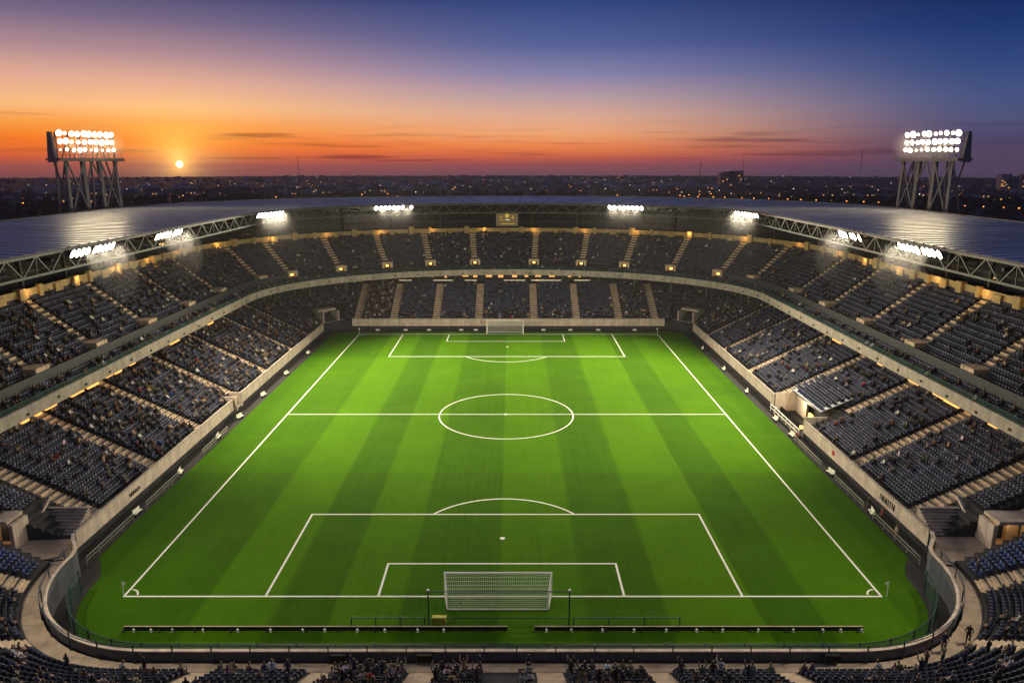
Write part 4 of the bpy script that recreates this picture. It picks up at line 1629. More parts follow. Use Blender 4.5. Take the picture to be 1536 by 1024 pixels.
# -- individual spectators
def person_mesh(kind):
    st = kind in ('standing', 'arms_up', 'one_arm')
    J, E, Rr = {}, [], {}

    def j(nm, x, y, z, r): J[nm] = (x, y, z); Rr[nm] = r
    if st:
        zp = .93
        j('pelvis', 0, 0, zp, .135); j('waist', 0, .0, zp + .18, .125); j('chest', 0, .01, zp + .38, .145); j('neck', 0, 0, zp + .55, .055)
        j('head', 0, -.015, zp + .66, .085); j('crown', 0, -.01, zp + .77, .08)
    else:
        zp = .54
        j('pelvis', 0, .04, zp, .14); j('waist', 0, .07, zp + .18, .13); j('chest', 0, .07, zp + .38, .145); j('neck', 0, .03, zp + .54, .055)
        j('head', 0, .0, zp + .65, .085); j('crown', 0, .01, zp + .76, .08)
        if kind == 'leaning':
            for q_, dy, dz in (('waist', -.07, -.02), ('chest', -.20, -.06), ('neck', -.28, -.09), ('head', -.34, -.09), ('crown', -.36, -.09)):
                x, y, z = J[q_]; J[q_] = (x, y + dy, z + dz)
    for s, t in ((-1, 'l'), (1, 'r')):
        cxx, cyy, czz = J['chest']
        j('sh' + t, s * .17, cyy, czz + .07, .062)
        if st:
            j('hip' + t, s * .09, 0, zp - .06, .10); j('knee' + t, s * .10, -.02, .50, .068); j('ank' + t, s * .11, .03, .09, .045); j('toe' + t, s * .12, -.12, .035, .038)
        else:
            j('hip' + t, s * .10, .0, zp - .02, .10); j('knee' + t, s * .14, -.40, zp - .02, .072); j('ank' + t, s * .14, -.40, .10, .046); j('toe' + t, s * .15, -.54, .04, .038)
        up_arm = kind == 'arms_up' or (kind == 'one_arm' and s > 0) or (kind == 'cheering' )
        if up_arm:
            j('el' + t, s * .30, cyy - .08, czz + .28, .046); j('hd' + t, s * .24, cyy - .12, czz + .55, .036); j('fg' + t, s * .22, cyy - .13, czz + .66, .028)
        elif st:
            j('el' + t, s * .26, cyy + .02, czz - .22, .045); j('hd' + t, s * .22, cyy - .16, czz - .36, .036); j('fg' + t, s * .18, cyy - .24, czz - .38, .028)
        else:
            j('el' + t, s * .25, cyy - .05, czz - .22, .045); j('hd' + t, s * .16, cyy - .30, czz - .30, .036); j('fg' + t, s * .10, cyy - .37, czz - .31, .028)
    E = [('pelvis', 'waist'), ('waist', 'chest'), ('chest', 'neck'), ('neck', 'head'), ('head', 'crown')]
    for t in 'lr':
        E += [('chest', 'sh' + t), ('sh' + t, 'el' + t), ('el' + t, 'hd' + t), ('hd' + t, 'fg' + t), ('pelvis', 'hip' + t), ('hip' + t, 'knee' + t), ('knee' + t, 'ank' + t), ('ank' + t, 'toe' + t)]
    nm = list(J)
    me = bpy.data.meshes.new('skeleton')
    me.from_pydata([J[k] for k in nm], [(nm.index(a), nm.index(b)) for a, b in E], [])
    ob = bpy.data.objects.new('skeleton', me); col.objects.link(ob)
    sk = ob.modifiers.new('skin', 'SKIN'); sk.use_smooth_shade = True
    ss_ = ob.modifiers.new('sub', 'SUBSURF'); ss_.levels = 1; ss_.render_levels = 1
    for i, k in enumerate(nm):
        v = me.skin_vertices[0].data[i]
        rx = Rr[k]
        v.radius = (rx, rx * (.78 if k in ('chest', 'waist', 'pelvis') else 1))
        v.use_root = (k == 'pelvis')
    dg = bpy.context.evaluated_depsgraph_get()
    out = bpy.data.meshes.new_from_object(ob.evaluated_get(dg))
    bpy.data.objects.remove(ob); bpy.data.meshes.remove(me)
    out.name = 'person'
    out.materials.clear()
    for q_ in ('shirt', 'skin', 'hair', 'trousers'): out.materials.append(M[q_])
    nz = J['neck'][2] + .04
    hy = J['head'][1]
    for p in out.polygons:
        c = p.center
        mi = 0
        hand = min((Vector(J['hd' + t]) - c).length for t in 'lr') < .10 or min((Vector(J['fg' + t]) - c).length for t in 'lr') < .12
        headd = (c - Vector(J['head'])).length < .20 and c.z > nz - .02
        if headd: mi = 2 if (c.y > hy + .015 or c.z > J['crown'][2] + .03) else 1
        elif hand: mi = 1
        elif st and c.z < zp - .02: mi = 3
        elif not st and (c.z < zp + .04 and not (abs(c.x) > .2)) and c.z < J['waist'][2] - .08: mi = 3
        p.material_index = mi
    return out


SIDE_Y = (0, 71.2, 84.2, 97.2, 111.6, 126.2, 141.5, 154.5)
KINDS = ['seated', 'leaning', 'standing', 'arms_up', 'one_arm', 'cheering']
PM = {k: person_mesh(k) for k in KINDS}
PHR = {'seated': 'sitting', 'leaning': 'leaning', 'standing': 'standing', 'arms_up': 'arms up', 'one_arm': 'one arm up', 'cheering': 'sitting arms up'}
for i in people_ids:
    x, y, z, a, text, row, k, cnt, _ = seats[i]
    cname = names[rng.choice(len(names), p=wts)]
    front = text.startswith('bottom') or text.startswith('middle')
    kd = rnd.choices(KINDS, (7, 5, 2, .6, .8, .6) if front else (8, 4, 1, .3, .5, .5))[0]
    o = bpy.data.objects.new('person', PM[kd]); col.objects.link(o)
    ca, sa = math.cos(a), math.sin(a)
    off = -.16 if kd in ('standing', 'arms_up', 'one_arm') else 0.0
    o.location = (x - sa * off, y + ca * off, z + .004)
    o.rotation_euler = (0, 0, a + rnd.uniform(-.2, .2))
    s_ = rnd.uniform(.9, 1.06); o.scale = (s_, s_, s_)
    o.color = (*[v * rnd.uniform(.85, 1.2) for v in PAL[cname]], 1)
    if text == 'side':
        yq = seats[i][1]
        bk_ = sorted(q_ for q_ in SIDE_Y if q_ < yq)
        text = '%s lower stand, %s block' % ('left' if x < 0 else 'right', ordw(len(bk_)))
        lab = '%s top, %s, %s row, seat %d, %s' % (cname, PHR[kd], ordw(row + 1), k + 1, text)
    else:
        lab = '%s top, %s, %s from left, %s row, %s' % (cname, PHR[kd], ordw(from_left(i)), ordw(row + 1), text)
    tag(o, lab, 'person', 'spectators of the near stand')

# stewards on the strip beside the right stand
for (x, y, kd, cname, lab) in ((39.9, 69.5, 'standing', 'tan', 'person standing in tan jacket below the right wall, nearer the landing'),
                               (40.2, 73.2, 'one_arm', 'red', 'person in red jacket with one arm up below the right wall'),
                               (40.1, 76.0, 'standing', 'black', 'person in black jacket standing below the lettering on the right wall'),
                               (40.0, 97.0, 'standing', 'red', 'person in red jacket standing by the lit players tunnel')):
    o = bpy.data.objects.new('person', PM[kd]); col.objects.link(o)
    o.location = (x, y, 0.0); o.rotation_euler = (0, 0, R(-90)); o.color = (*PAL[cname], 1)
    tag(o, lab, 'person')
for i, (deg, cname, lab) in enumerate(((60, 'navy', 'person in navy jacket leaning on the right corner barrier'), (50, 'black', 'person in black jacket walking the right corner promenade'))):
    s = corner_s(1, deg)
    (x, y) = LP.at(np.array([s]), .9 + .6 * i)[0]
    o = bpy.data.objects.new('person', PM['standing']); col.objects.link(o)
    o.location = (x, y, 2.012); o.rotation_euler = (0, 0, R(-30)); o.color = (*PAL[cname], 1)
    tag(o, lab, 'person')

# ------------------------------------------------------------------ goals
def goal(name_lab, y, yaw, wf, wb_, hgt, dep, gapx, gapz, cx):
    root = empty('football_goal', (cx, y, .02), yaw)
    tag(root, name_lab, 'goal', 'football goals')
    r = .19
    for s in (-1, 1):
        b = MB(); b.bar((s * wf / 2, 0, 0), (s * wf / 2, 0, hgt), r, n=8); b.build('post', M['white'], root)
    b = MB(); b.bar((-wf / 2 - r / 2, 0, hgt), (wf / 2 + r / 2, 0, hgt), r, n=8); b.build('crossbar', M['white'], root)
    b = MB(); b.bar((-wb_ / 2, dep, .06), (wb_ / 2, dep, .06), .12, n=6); b.build('ground_bar', M['white'], root)
    b = MB(); b.bar((-wb_ / 2, dep * .96, hgt * .72), (wb_ / 2, dep * .96, hgt * .72), .11, n=6); b.build('back_bar', M['white'], root)
    for s in (-1, 1):
        b = MB()
        b.bar((s * wf / 2, 0, .06), (s * wb_ / 2, dep, .06), .12, n=6)
        b.bar((s * wb_ / 2, dep, .06), (s * wb_ / 2, dep * .96, hgt * .72), .13, n=6)
        b.bar((s * wb_ / 2, dep * .96, hgt * .72), (s * wf / 2, 0, hgt), .13, n=6)
        b.build('side_frame', M['white'], root)
    nb_ = MB()
    t = .026
    nxx = int(wf / gapx)
    for k in range(nxx + 1):
        u = k / nxx - .5
        a, c, d = (u * wf, .02, hgt), (u * wb_, dep * .96, hgt * .72), (u * wb_, dep, .06)
        sag = (u * (wf + wb_) / 2, dep * .48, hgt * .82)
        nb_.bar(a, sag, t); nb_.bar(sag, c, t); nb_.bar(c, d, t)
    nzz = int(hgt * .72 / gapz)
    for k in range(1, nzz):
        z = hgt * .72 * k / nzz
        yb = dep - dep * .04 * z / (hgt * .72)
        nb_.bar((-wb_ / 2, yb, z), (wb_ / 2, yb, z), t)
        for s in (-1, 1):
            nb_.bar((s * wf / 2, 0, z), (s * wb_ / 2, yb, z), t)
    for k in range(1, 5):
        f = k / 5
        zz = hgt - (hgt * .28) * f - .08 * math.sin(f * math.pi)
        nb_.bar((-(wf + (wb_ - wf) * f) / 2, dep * .96 * f, zz), ((wf + (wb_ - wf) * f) / 2, dep * .96 * f, zz), t)
    for s in (-1, 1):
        for k in range(1, 6):
            f = k / 6
            x = s * (wf + (wb_ - wf) * f) / 2
            nb_.bar((x, dep * f, .05), (x, dep * f * .96, hgt * (1 - .28 * f)), t)
    nb_.build('net', M['net'], root)
    return root


goal('white football goal with sagging net at the near end', YN, math.pi, 9.55, 8.85, 2.35, 2.1, .19, .17, -1.25)
goal('small-looking white football goal below the far stand', YF, 0, 8.4, 8.2, 3.25, 1.9, .24, .24, -1.6)

# corner flags
for x, y, lab in ((XL, YN, 'white corner flag at the near left corner'), (XR + .5, YN, 'white corner flag at the near right corner'), (XL, YF, 'white corner flag at the far left corner'), (XR, YF, 'white corner flag at the far right corner')):
    root = empty('corner_flag', (x, y, .02))
    tag(root, lab, 'corner flag', 'corner flags')
    b = MB(); b.bar((0, 0, 0), (0, .0, 1.45), .08, n=6); b.build('pole', M['white'], root)
    b = MB(); b.box((.13 if x < 0 else -.13, 0, 1.28), (.24, .02, .30)); b.build('flag', M['white'], root)

# ball stop frame behind the near goal
root = empty('ball_stop_frame', (-1.1, 54.6, .02))
tag(root, 'tall thin dark green frame standing behind the near goal', 'frame')
for s in (-1, 1):
    b = MB(); b.bar((s * 5.9, 0, 0), (s * 5.9, 0, 3.45), .10); b.build('post', M['green_steel'], root)
    b = MB(); b.box((s * 5.9, 0, 3.52), (.2, .2, .14)); b.build('cap', M['white'], root)
b = MB(); b.bar((-5.9, 0, 3.4), (5.9, 0, 3.4), .07); b.build('top_rail', M['green_steel'], root)
b = MB(); b.bar((-5.9, 0, .9), (5.9, 0, .9), .05); b.build('lower_rope', M['green_steel'], root)
for x0, x1, lab in ((-13.6, -7.4, 'low dark rail left of the tall goal frame'), (5.2, 14.2, 'low dark rail right of the tall goal frame')):
    root = empty('low_railing', ((x0 + x1) / 2, 54.9, .02))
    tag(root, lab, 'railing', 'low rails behind the near goal')
    w = (x1 - x0) / 2
    for k in range(4):
        b = MB(); b.bar((-w + 2 * w * k / 3, 0, 0), (-w + 2 * w * k / 3, 0, .75), .08); b.build('post', M['green_steel'], root)
    b = MB(); b.bar((-w, 0, .75), (w, 0, .75), .08); b.build('rail', M['green_steel'], root)

# long low hoarding behind the near goal line
for x0, x1, lab in ((-32.5, -.4, 'long low black hoarding with pale top edge, left of the gap'), (1.9, 29.4, 'long low black hoarding with pale top edge, right of the gap')):
    root = empty('hoarding', ((x0 + x1) / 2, 54.2, .02))
    tag(root, lab, 'hoarding', 'low hoardings behind the near goal')
    w = x1 - x0
    b = MB(); b.box((0, 0, .19), (w, .10, .34)); b.build('panel', M['black'], root)
    b = MB(); b.box((0, .02, .375), (w, .09, .03)); b.build('top_edge', M['aisle'], root)
    for k in range(int(w / 3) + 1):
        b = MB(); b.bar((-w / 2 + 3 * k, -.1, .04), (-w / 2 + 3 * k, -.38, .05), .06); b.bar((-w / 2 + 3 * k, -.38, .03), (-w / 2 + 3 * k, -.1, .30), .05)
        b.build('stay', M['dark'], root)
k_ = 0
for x in (-31.8, -30.2, -28.3, -25.6, -22.9, -20.1, -17.4, -15.6, -12.9, -10.4, -7.9, -5.6, 2.6, 5.2, 7.6, 9.9, 12.6, 15.2, 17.8, 20.5, 23.2, 25.9, 27.6, 29.1):
    k_ += 1
    root = empty('ground_lamp', (x + rnd.uniform(-.3, .3), 53.95, .02), rnd.uniform(-.9, .9)); root.scale = (.72,) * 3
    side = ('left' if x < 0 else 'right')
    cnt = k_ if x < 0 else k_ - 12
    tag(root, 'small white bracket lamp behind the %s hoarding, %s from its %s end' % (side, ordw(cnt), 'outer' if x < 0 else 'inner'), 'lamp', 'small white lamps along the hoardings')
    b = MB(); b.bar((0, 0, 0), (0, 0, .34), .09); b.bar((-.2, 0, 0), (.2, 0, 0), .07); b.build('stand', M['white'], root)
    b = MB(); b.box((0, -.04, .38), (.28, .18, .2), 0, 0, .7); b.build('head', M['white'], root)
b = MB(); b.box((0, 0, .25), (1.2, .5, .5), 0, 0, .95); b.box((0, 0, .52), (1.24, .54, .05))
o = b.build('yellow_box', M['yellow']); o.location = (-6.2, 55.3, .02)
tag(o, 'yellow box on the turf beside the left post of the tall frame', 'box')

# green netting fence round the near end
ff = empty('netting_fence', (CX, 49.6, .02))
tag(ff, 'dark green netting fence with posts curving round the near end of the turf', 'fence')
fa, fb2 = corner_s(-1, 8), corner_s(1, 8)
nb_ = MB()
nb_.sweep(LP, [(-1.5, .02), (-1.5, 2.3)], 0, fa)
nb_.sweep(LP, [(-1.5, .02), (-1.5, 2.3)], fb2, LP.L)
o = nb_.build('netting', M['netting']); o.parent = ff; o.matrix_parent_inverse = Matrix.Translation(-Vector(ff.location))
rb = MB()
for a, b_ in ((0, fa), (fb2, LP.L)):
    rb.sweep(LP, [(-1.54, 2.28), (-1.54, 2.34), (-1.46, 2.34), (-1.46, 2.28)], a, b_, 0, True)
o = rb.build('top_rail', M['green_steel']); o.parent = ff; o.matrix_parent_inverse = Matrix.Translation(-Vector(ff.location))
for a, b_ in ((0.6, fa), (fb2, LP.L - .6)):
    for s in np.linspace(a, b_, 16):
        (x, y) = LP.at(np.array([s]), -1.5)[0]
        pb = MB(); pb.bar((x, y, 0.02), (x, y, 2.42), .10)
        o = pb.build('post', M['green_steel']); o.parent = ff; o.matrix_parent_inverse = Matrix.Translation(-Vector(ff.location))

# barrier rail on the promenade
ff = empty('promenade_railing', (CX, 47.0, 2.0))
tag(ff, 'dark blue steel railing along the near promenade wall', 'railing')
inv = Matrix.Translation(-Vector(ff.location))
rb = MB()
for a, b_ in ((0, sLP), (sRP, LP.L)):
    for z in (3.3, 3.5):
        rb.sweep(LP, [(.3, z), (.3, z + .05), (.35, z + .05), (.35, z)], a, b_, 0, True)
o = rb.build('rail', M['railblue']); o.parent = ff; o.matrix_parent_inverse = inv
for a, b_ in ((1.2, sLP - .3), (sRP + .3, LP.L - 1.2)):
    for s in np.linspace(a, b_, 17):
        (x, y) = LP.at(np.array([s]), .33)[0]
        pb = MB(); pb.bar((x, y, 2.02), (x, y, 3.57), .08)
        o = pb.build('post', M['railblue']); o.parent = ff; o.matrix_parent_inverse = inv
# litter of boxes on the promenade wall: loudspeakers
for X, lab in ((-12.0, 'black loudspeaker on the barrier, leftmost of three'), (-5.6, 'black loudspeaker on the barrier left of the middle block'), (24.5, 'black loudspeaker on the barrier toward the right corner')):
    root = empty('loudspeaker', (CX + X, 47.3, 2.013))
    tag(root, lab, 'loudspeaker', 'loudspeakers on the near barrier')
    b = MB(); b.box((0, 0, .55), (1.1, .4, .6)); b.build('cabinet', M['black'], root)
    b = MB(); b.bar((-.4, 0, 0), (-.4, 0, .26), .08); b.bar((.4, 0, 0), (.4, 0, .26), .08); b.build('stand', M['dark'], root)

# rails and small white benches along the side strips
def side_rail(sd, y0, y1, lab):
    root = empty('strip_railing', (CX + sd * 40.55, (y0 + y1) / 2, 0.0))
    tag(root, lab, 'railing', 'thin rails beside the touchlines')
    h_ = (y1 - y0) / 2
    for k in range(5):
        b = MB(); yy = -h_ + 2 * h_ * k / 4; b.bar((0, yy, 0), (0, yy, .9), .07); b.build('post', M['steel'], root)
    b = MB(); b.bar((0, -h_, .9), (0, h_, .9), .08); b.bar((0, -h_, .5), (0, h_, .5), .05); b.build('rail', M['steel'], root)


side_rail(-1, 64.5, 73.5, 'thin rail by the left touchline near the landing')
side_rail(-1, 76.5, 85.0, 'thin rail by the left touchline further along')
side_rail(-1, 92, 101, 'thin rail by the left touchline below the second aisle')
side_rail(1, 64.5, 74.0, 'thin rail by the right touchline near the landing')
side_rail(1, 76.3, 84.0, 'thin rail by the right touchline further along')
side_rail(1, 88, 97.5, 'thin rail by the right touchline beside the tunnel')
kb = 0
for sd, ys in ((-1, (75.2, 86.2, 98.5, 107.0, 118, 131, 146)), (1, (75.2, 86.0, 99.2, 106.0, 120, 134, 150))):
    for q_, y in enumerate(ys):
        root = empty('touchline_bench', (CX + sd * 40.9, y, 0.0), (R(90) if sd < 0 else R(-90)) + rnd.uniform(-.25, .25)); root.scale = (.8, .8, .8)
        tag(root, 'small white bench by the %s touchline, %s from the camera end' % ('left' if sd < 0 else 'right', ordw(q_ + 1)), 'bench', 'white benches beside the touchlines')
        b = MB(); b.box((0, 0, .42), (1.7, .42, .08)); b.build('seat', M['net'], root)
        b = MB(); b.box((0, .22, .72), (1.7, .07, .5)); b.build('backrest', M['net'], root)
        for s in (-1, 1):
            b = MB(); b.box((s * .7, .02, .19), (.08, .40, .38)); b.build('leg', M['dark'], root)
for q_, X in enumerate((-30.5, -24, -18.5, -11, -7.6, 8.2, 14.5, 21, 29.5)):
    root = empty('turf_marker', (CX + X, 167.4, 0.0))
    tag(root, 'small white marker board below the far wall, %s from the left' % ordw(q_ + 1), 'marker board', 'marker boards below the far wall')
    b = MB(); b.box((0, 0, .38), (.9, .07, .36)); b.build('board', M['white'], root)
    b = MB(); b.bar((-.3, .05, 0), (-.3, .05, .3), .05); b.bar((.3, .05, 0), (.3, .05, .3), .05); b.build('feet', M['dark'], root)

# scoreboard under the far roof
root = empty('scoreboard', (CX - .4, 188.5, 22.8))
tag(root, 'small gold and brown scoreboard hanging under the far roof', 'scoreboard')
scr = mat('scoreboard_screen', (.05, .03, .015), .5, var=.8, scale=2.2, emis=(.30, .19, .08), estr=.35, sample=False)
gold = mat('gold_screen_mark', (.3, .2, .02), .5, emis=(.95, .68, .10), estr=.45, sample=False)
pale = mat('pale_screen_mark', (.6, .55, .45), .5, emis=(1, .9, .7), estr=.7, sample=False)
b = MB(); b.box((0, 0, 1.5), (5.2, .5, 2.9)); b.build('screen', scr, root)
b = MB()
for s in (-1, 1): b.box((s * 2.68, -.05, 1.5), (.18, .6, 3.2))
b.box((0, -.05, 3.03), (5.2, .6, .16)); b.box((0, -.05, -.03), (5.2, .6, .16)); b.build('frame', M['steel'], root)
b = MB(); b.add([(-.45, -.30, 2.9), (.45, -.30, 2.9), (.52, -.30, 2.3), (.0, -.30, 1.8), (-.52, -.30, 2.3), (-.45, -.38, 2.9), (.45, -.38, 2.9), (.52, -.38, 2.3), (.0, -.38, 1.8), (-.52, -.38, 2.3)],
                [(4, 3, 2, 1, 0), (5, 6, 7, 8, 9), (0, 1, 6, 5), (1, 2, 7, 6), (2, 3, 8, 7), (3, 4, 9, 8), (4, 0, 5, 9)])
b.box((0, -.33, 3.25), (.5, .1, .3)); b.build('crest', gold, root)
b = MB()
for s, z, w in ((-1.5, 2.2, .5), (-1.7, 1.7, .3), (1.5, 2.3, .35), (1.4, 1.85, .5), (-1.2, 1.35, .4)): b.box((s, -.3, z), (w, .06, .22))
b.box((.2, -.3, .45), (3.6, .06, .12)); b.build('screen_marks', gold, root)
b = MB(); b.box((.1, -.31, 1.45), (1.1, .06, .18)); b.build('caption', pale, root)
b = MB()
for s in (-1.8, 1.8): b.bar((s, 0, 3.1), (s, 0, 5.6), .1)
b.build('hanger', M['truss'], root)


# small lettering on the front walls: illegible from here, kept as short strokes
def scribble(name, x, y, z, rz, w, hh, m, lab):
    root = MB()
    k = 0
    xx = -w / 2
    while xx < w / 2:
        lw = rnd.uniform(.16, .30)
        root.box((xx + .03, 0, hh / 2), (.07, .05, hh * rnd.uniform(.7, 1)))
        if rnd.random() < .7: root.box((xx + lw * .5 + .03, 0, rnd.choice((.1, .5, .85)) * hh), (lw * .7, .05, .07))
        if rnd.random() < .6: root.box((xx + lw + .02, 0, hh * .35), (.06, .05, hh * .6))
        xx += lw + .16
    o = root.build(name, m); o.location = (x, y, z); o.rotation_euler = (0, 0, rz)
    tag(o, lab, 'sign')


scribble('wall_lettering', -6.6, 168.76, 1.55, 0, 1.5, .75, M['red'], 'small red lettering on the far wall left of the goal')
scribble('wall_lettering', 5.8, 168.76, 1.6, 0, 1.2, .6, M['text'], 'small dark lettering on the far wall right of the goal')
scribble('wall_lettering', CX + 42.16, 74.4, 1.45, R(-90), 3.4, .8, M['text'], 'dark lettering on the right wall above the stewards')
scribble('wall_lettering', CX - 42.16, 77.5, 1.5, R(90), 2.4, .55, M['text'], 'row of dark marks on the left wall near the landing')
b = MB(); b.add([(.35 * math.cos(k * math.pi / 6), y_, .35 * math.sin(k * math.pi / 6)) for y_ in (0, .05) for k in range(12)], [tuple(range(12)), tuple(range(23, 11, -1))] + [(k, (k + 1) % 12, 12 + (k + 1) % 12, 12 + k) for k in range(12)])
o = b.build('wall_emblem', M['red']); o.location = (CX + 42.14, 88.5, 1.9); o.rotation_euler = (0, 0, R(-90))
tag(o, 'round red emblem on the right wall', 'emblem')

# ------------------------------------------------------------------ the town beyond
def polar(a, r): return (r * math.sin(R(a)), r * math.cos(R(a)))


# woods: leaf clumps, one object
def leaf_cloud(name, spots, label):
    nL = 26
    tot = len(spots) * nL
    sp = np.array(spots)
    P0 = np.repeat(sp[:, :3], nL, 0)
    rad = np.repeat(sp[:, 3], nL)
    u = rng.normal(size=(tot, 3)); u /= np.linalg.norm(u, axis=1)[:, None]
    rr = rng.uniform(.35, 1.0, tot) ** .6
    off = u * (rad * rr)[:, None]; off[:, 2] *= .8
    cen = P0 + off; cen[:, 2] += rad * .85
    a = rng.normal(size=(tot, 3)); a /= np.linalg.norm(a, axis=1)[:, None]
    b = np.cross(a, u); b /= np.linalg.norm(b, axis=1)[:, None] + 1e-9
    sz = (rad * rng.uniform(.25, .5, tot))[:, None]
    V = np.stack([cen - a * sz, cen - b * sz * .7, cen + a * sz, cen + b * sz * .7], 1).reshape(-1, 3)
    V[:, 2] = np.maximum(V[:, 2], GZ)
    me = bpy.data.meshes.new(name)
    me.from_pydata(V.tolist(), [], np.arange(len(V)).reshape(-1, 4).tolist())
    me.materials.append(mat('woodland_leaves', (.016, .022, .011), .9, 0, .5, .02))
    o = link(name, me)
    tag(o, label, 'woodland', kind='stuff')


spots = []
for _ in range(2600):
    a = rnd.uniform(-48, 48)
    r = rnd.choice((rnd.uniform(330, 900), rnd.uniform(330, 900), rnd.uniform(900, 1050), rnd.uniform(1100, 2850)))
    x, y = polar(a, r)
    if abs(x) < 150 and y < 260: continue
    spots.append((x, y, GZ, rnd.uniform(3.5, 6.0) * (1 if r < 1100 else .62)))
for _ in range(900):      # ridge lines near the horizon
    a = rnd.uniform(-48, 48); r = rnd.choice((2250, 2500, 2700, 2830)) + rnd.gauss(0, 25)
    x, y = polar(a, min(r, 2870)); spots.append((x, y, GZ, rnd.uniform(1.6, 3.0)))
leaf_cloud('woodland', spots, 'dark wooded belts across the plain beyond the stadium')

# houses
wallm = [mat('house_render', c, .8, 0, .15, .1) for c in ((.50, .46, .42), (.40, .34, .30), (.30, .20, .17))]
roofm = mat('house_tiles', (.10, .06, .05), .8)


def house_mesh(w, d, h, k):
    b = MB()
    b.box((0, 0, h / 2), (w, d, h))
    b.add([(-w / 2 - .3, -d / 2 - .3, h), (w / 2 + .3, -d / 2 - .3, h), (w / 2 + .3, d / 2 + .3, h), (-w / 2 - .3, d / 2 + .3, h), (-w / 2 - .3, 0, h + d * .4), (w / 2 + .3, 0, h + d * .4)],
          [(0, 1, 5, 4), (2, 3, 4, 5), (1, 2, 5), (3, 0, 4), (3, 2, 1, 0)], 1)
    for q_ in range(2):
        if rnd.random() < .55: b.box((-w * .25 + q_ * w * .5, -d / 2 - .05, h * .55), (1.6, .12, 1.5), 0, 2)
    me = bpy.data.meshes.new('house'); me.from_pydata(b.v, [], b.f)
    for m in (wallm[k], roofm, M['warmwin']): me.materials.append(m)
    me.polygons.foreach_set('material_index', b.m)
    return me


HM = [house_mesh(rnd.uniform(9, 18), rnd.uniform(7, 11), rnd.uniform(4.5, 8), k % 3) for k in range(9)]
# districts: azimuth, range, spread
districts = [(-34, 1050, 5, 110), (-27, 1450, 6, 220), (-20, 1150, 4, 90), (-13, 1250, 5, 130), (-8, 1650, 6, 200), (2, 1900, 8, 200), (12, 1500, 5, 150), (20, 1150, 4, 90), (25, 1200, 4, 110), (33, 1250, 5, 120)]
hs = []
for a, r, sa, sr in districts:
    for _ in range(58):
        aa, r2 = rnd.gauss(a, sa * .6), r + rnd.gauss(0, sr * .6)
        if r2 < 620 or r2 > 2800: continue
        hs.append((aa, r2))
hs.sort(key=lambda q: q[1])
vs_all = []
for i, (a, r) in enumerate(hs[:280]):
    x, y = polar(a, r)
    o = bpy.data.objects.new('house', HM[i % 9]); col.objects.link(o)
    o.location = (x, y, GZ); o.rotation_euler = (0, 0, rnd.uniform(-.7, .7))
    tag(o, 'tiny pale gabled house in the dusky town beyond the roof', 'house', 'houses of the town beyond the stadium')
tv = np.array([(-.5, -.5, 0), (.5, -.5, 0), (.5, .5, 0), (-.5, .5, 0), (-.5, -.5, .5), (.5, -.5, .5), (.5, .5, .5), (-.5, .5, .5)])
tf = np.array([(4, 5, 6, 7), (0, 1, 5, 4), (1, 2, 6, 5), (2, 3, 7, 6), (3, 0, 4, 7)])
rest = hs[280:] + [(rnd.uniform(-44, 44), rnd.uniform(1300, 2750)) for _ in range(240)]
pp = np.array([(*polar(a, r), GZ) for a, r in rest])
hc = np.array([.45, .40, .37]) * rng.uniform(.4, 1.3, (len(pp), 1))
o = scatter('far_houses', tv, tf, pp, rng.uniform(-1, 1, len(pp)), rng.uniform(6, 15, len(pp)), np.repeat(hc[:, None, :], 8, 1), M['crowd'])
tag(o, 'far-off mass of town buildings toward the horizon', 'town', kind='stuff')


def block_building(x, y, w, d, h, floors, bays, label, wm_, towers=1):
    root = empty('apartment_block', (x, y, GZ), rnd.uniform(-.15, .15))
    tag(root, label, 'apartment block')
    b = MB()
    for t in range(towers):
        ww = w / towers
        hh = h * (1 if towers == 1 else rnd.uniform(.8, 1.05))
        b.box((-w / 2 + ww * (t + .5), rnd.uniform(-2, 2), hh / 2), (ww * .86, d, hh))
    b.build('wall', wm_, root)
    r_ = MB()
    r_.box((0, 0, h * .8 + .2), (w * .3, d * .4, h * .42)); r_.build('roof_house', M['panel'], root)
    wm2 = MB(); wm2.box((0, 0, 0), (w / bays * .5, .2, h / floors * .45))
    me1 = raw_mesh(wm2, 'window', M['glass']); me2 = raw_mesh(wm2, 'lit_window', M['warmwin'])
    for i in range(bays):
        for j in range(floors):
            lit_ = rnd.random() < .05
            c = bpy.data.objects.new('lit_window' if lit_ else 'window', me2 if lit_ else me1); col.objects.link(c); c.parent = root
            c.location = (-w / 2 + w * (i + .5) / bays, -d / 2 - 2.1, h * .78 * (j + .6) / floors)


pinkw = mat('pink_render', (.52, .36, .32), .8, 0, .12, .1)
x, y = polar(16.2, 1500); block_building(x, y, 46, 14, 30, 7, 12, 'cluster of pale pink tower blocks right of the far floodlights', pinkw, 5)
x, y = polar(24.6, 1300); block_building(x, y, 62, 16, 13, 3, 16, 'long low pink block left of the right light tower', pinkw, 3)
x, y = polar(33.4, 1450); block_building(x, y, 30, 14, 28, 8, 8, 'pale slab block at the far right beyond the light tower', wallm[0], 2)
x, y = polar(34.6, 1650); block_building(x, y, 44, 14, 30, 8, 11, 'wide white block behind the slab at far right', wallm[0], 3)
x, y = polar(35.6, 1500); block_building(x, y, 26, 14, 24, 7, 7, 'short grey block at the extreme right of the town', wallm[1], 2)
x, y = polar(-33.0, 1000); block_building(x, y, 50, 18, 8, 2, 12, 'low white shed building left of the left light tower', wallm[0], 1)
x, y = polar(-12.4, 1180); block_building(x, y, 70, 20, 8, 2, 16, 'long pale shed in the town right of the sun', wallm[0], 1)
x, y = polar(-3.5, 1300); block_building(x, y, 48, 18, 8, 2, 12, 'pale low hall in the town above the far roof middle', wallm[1], 1)

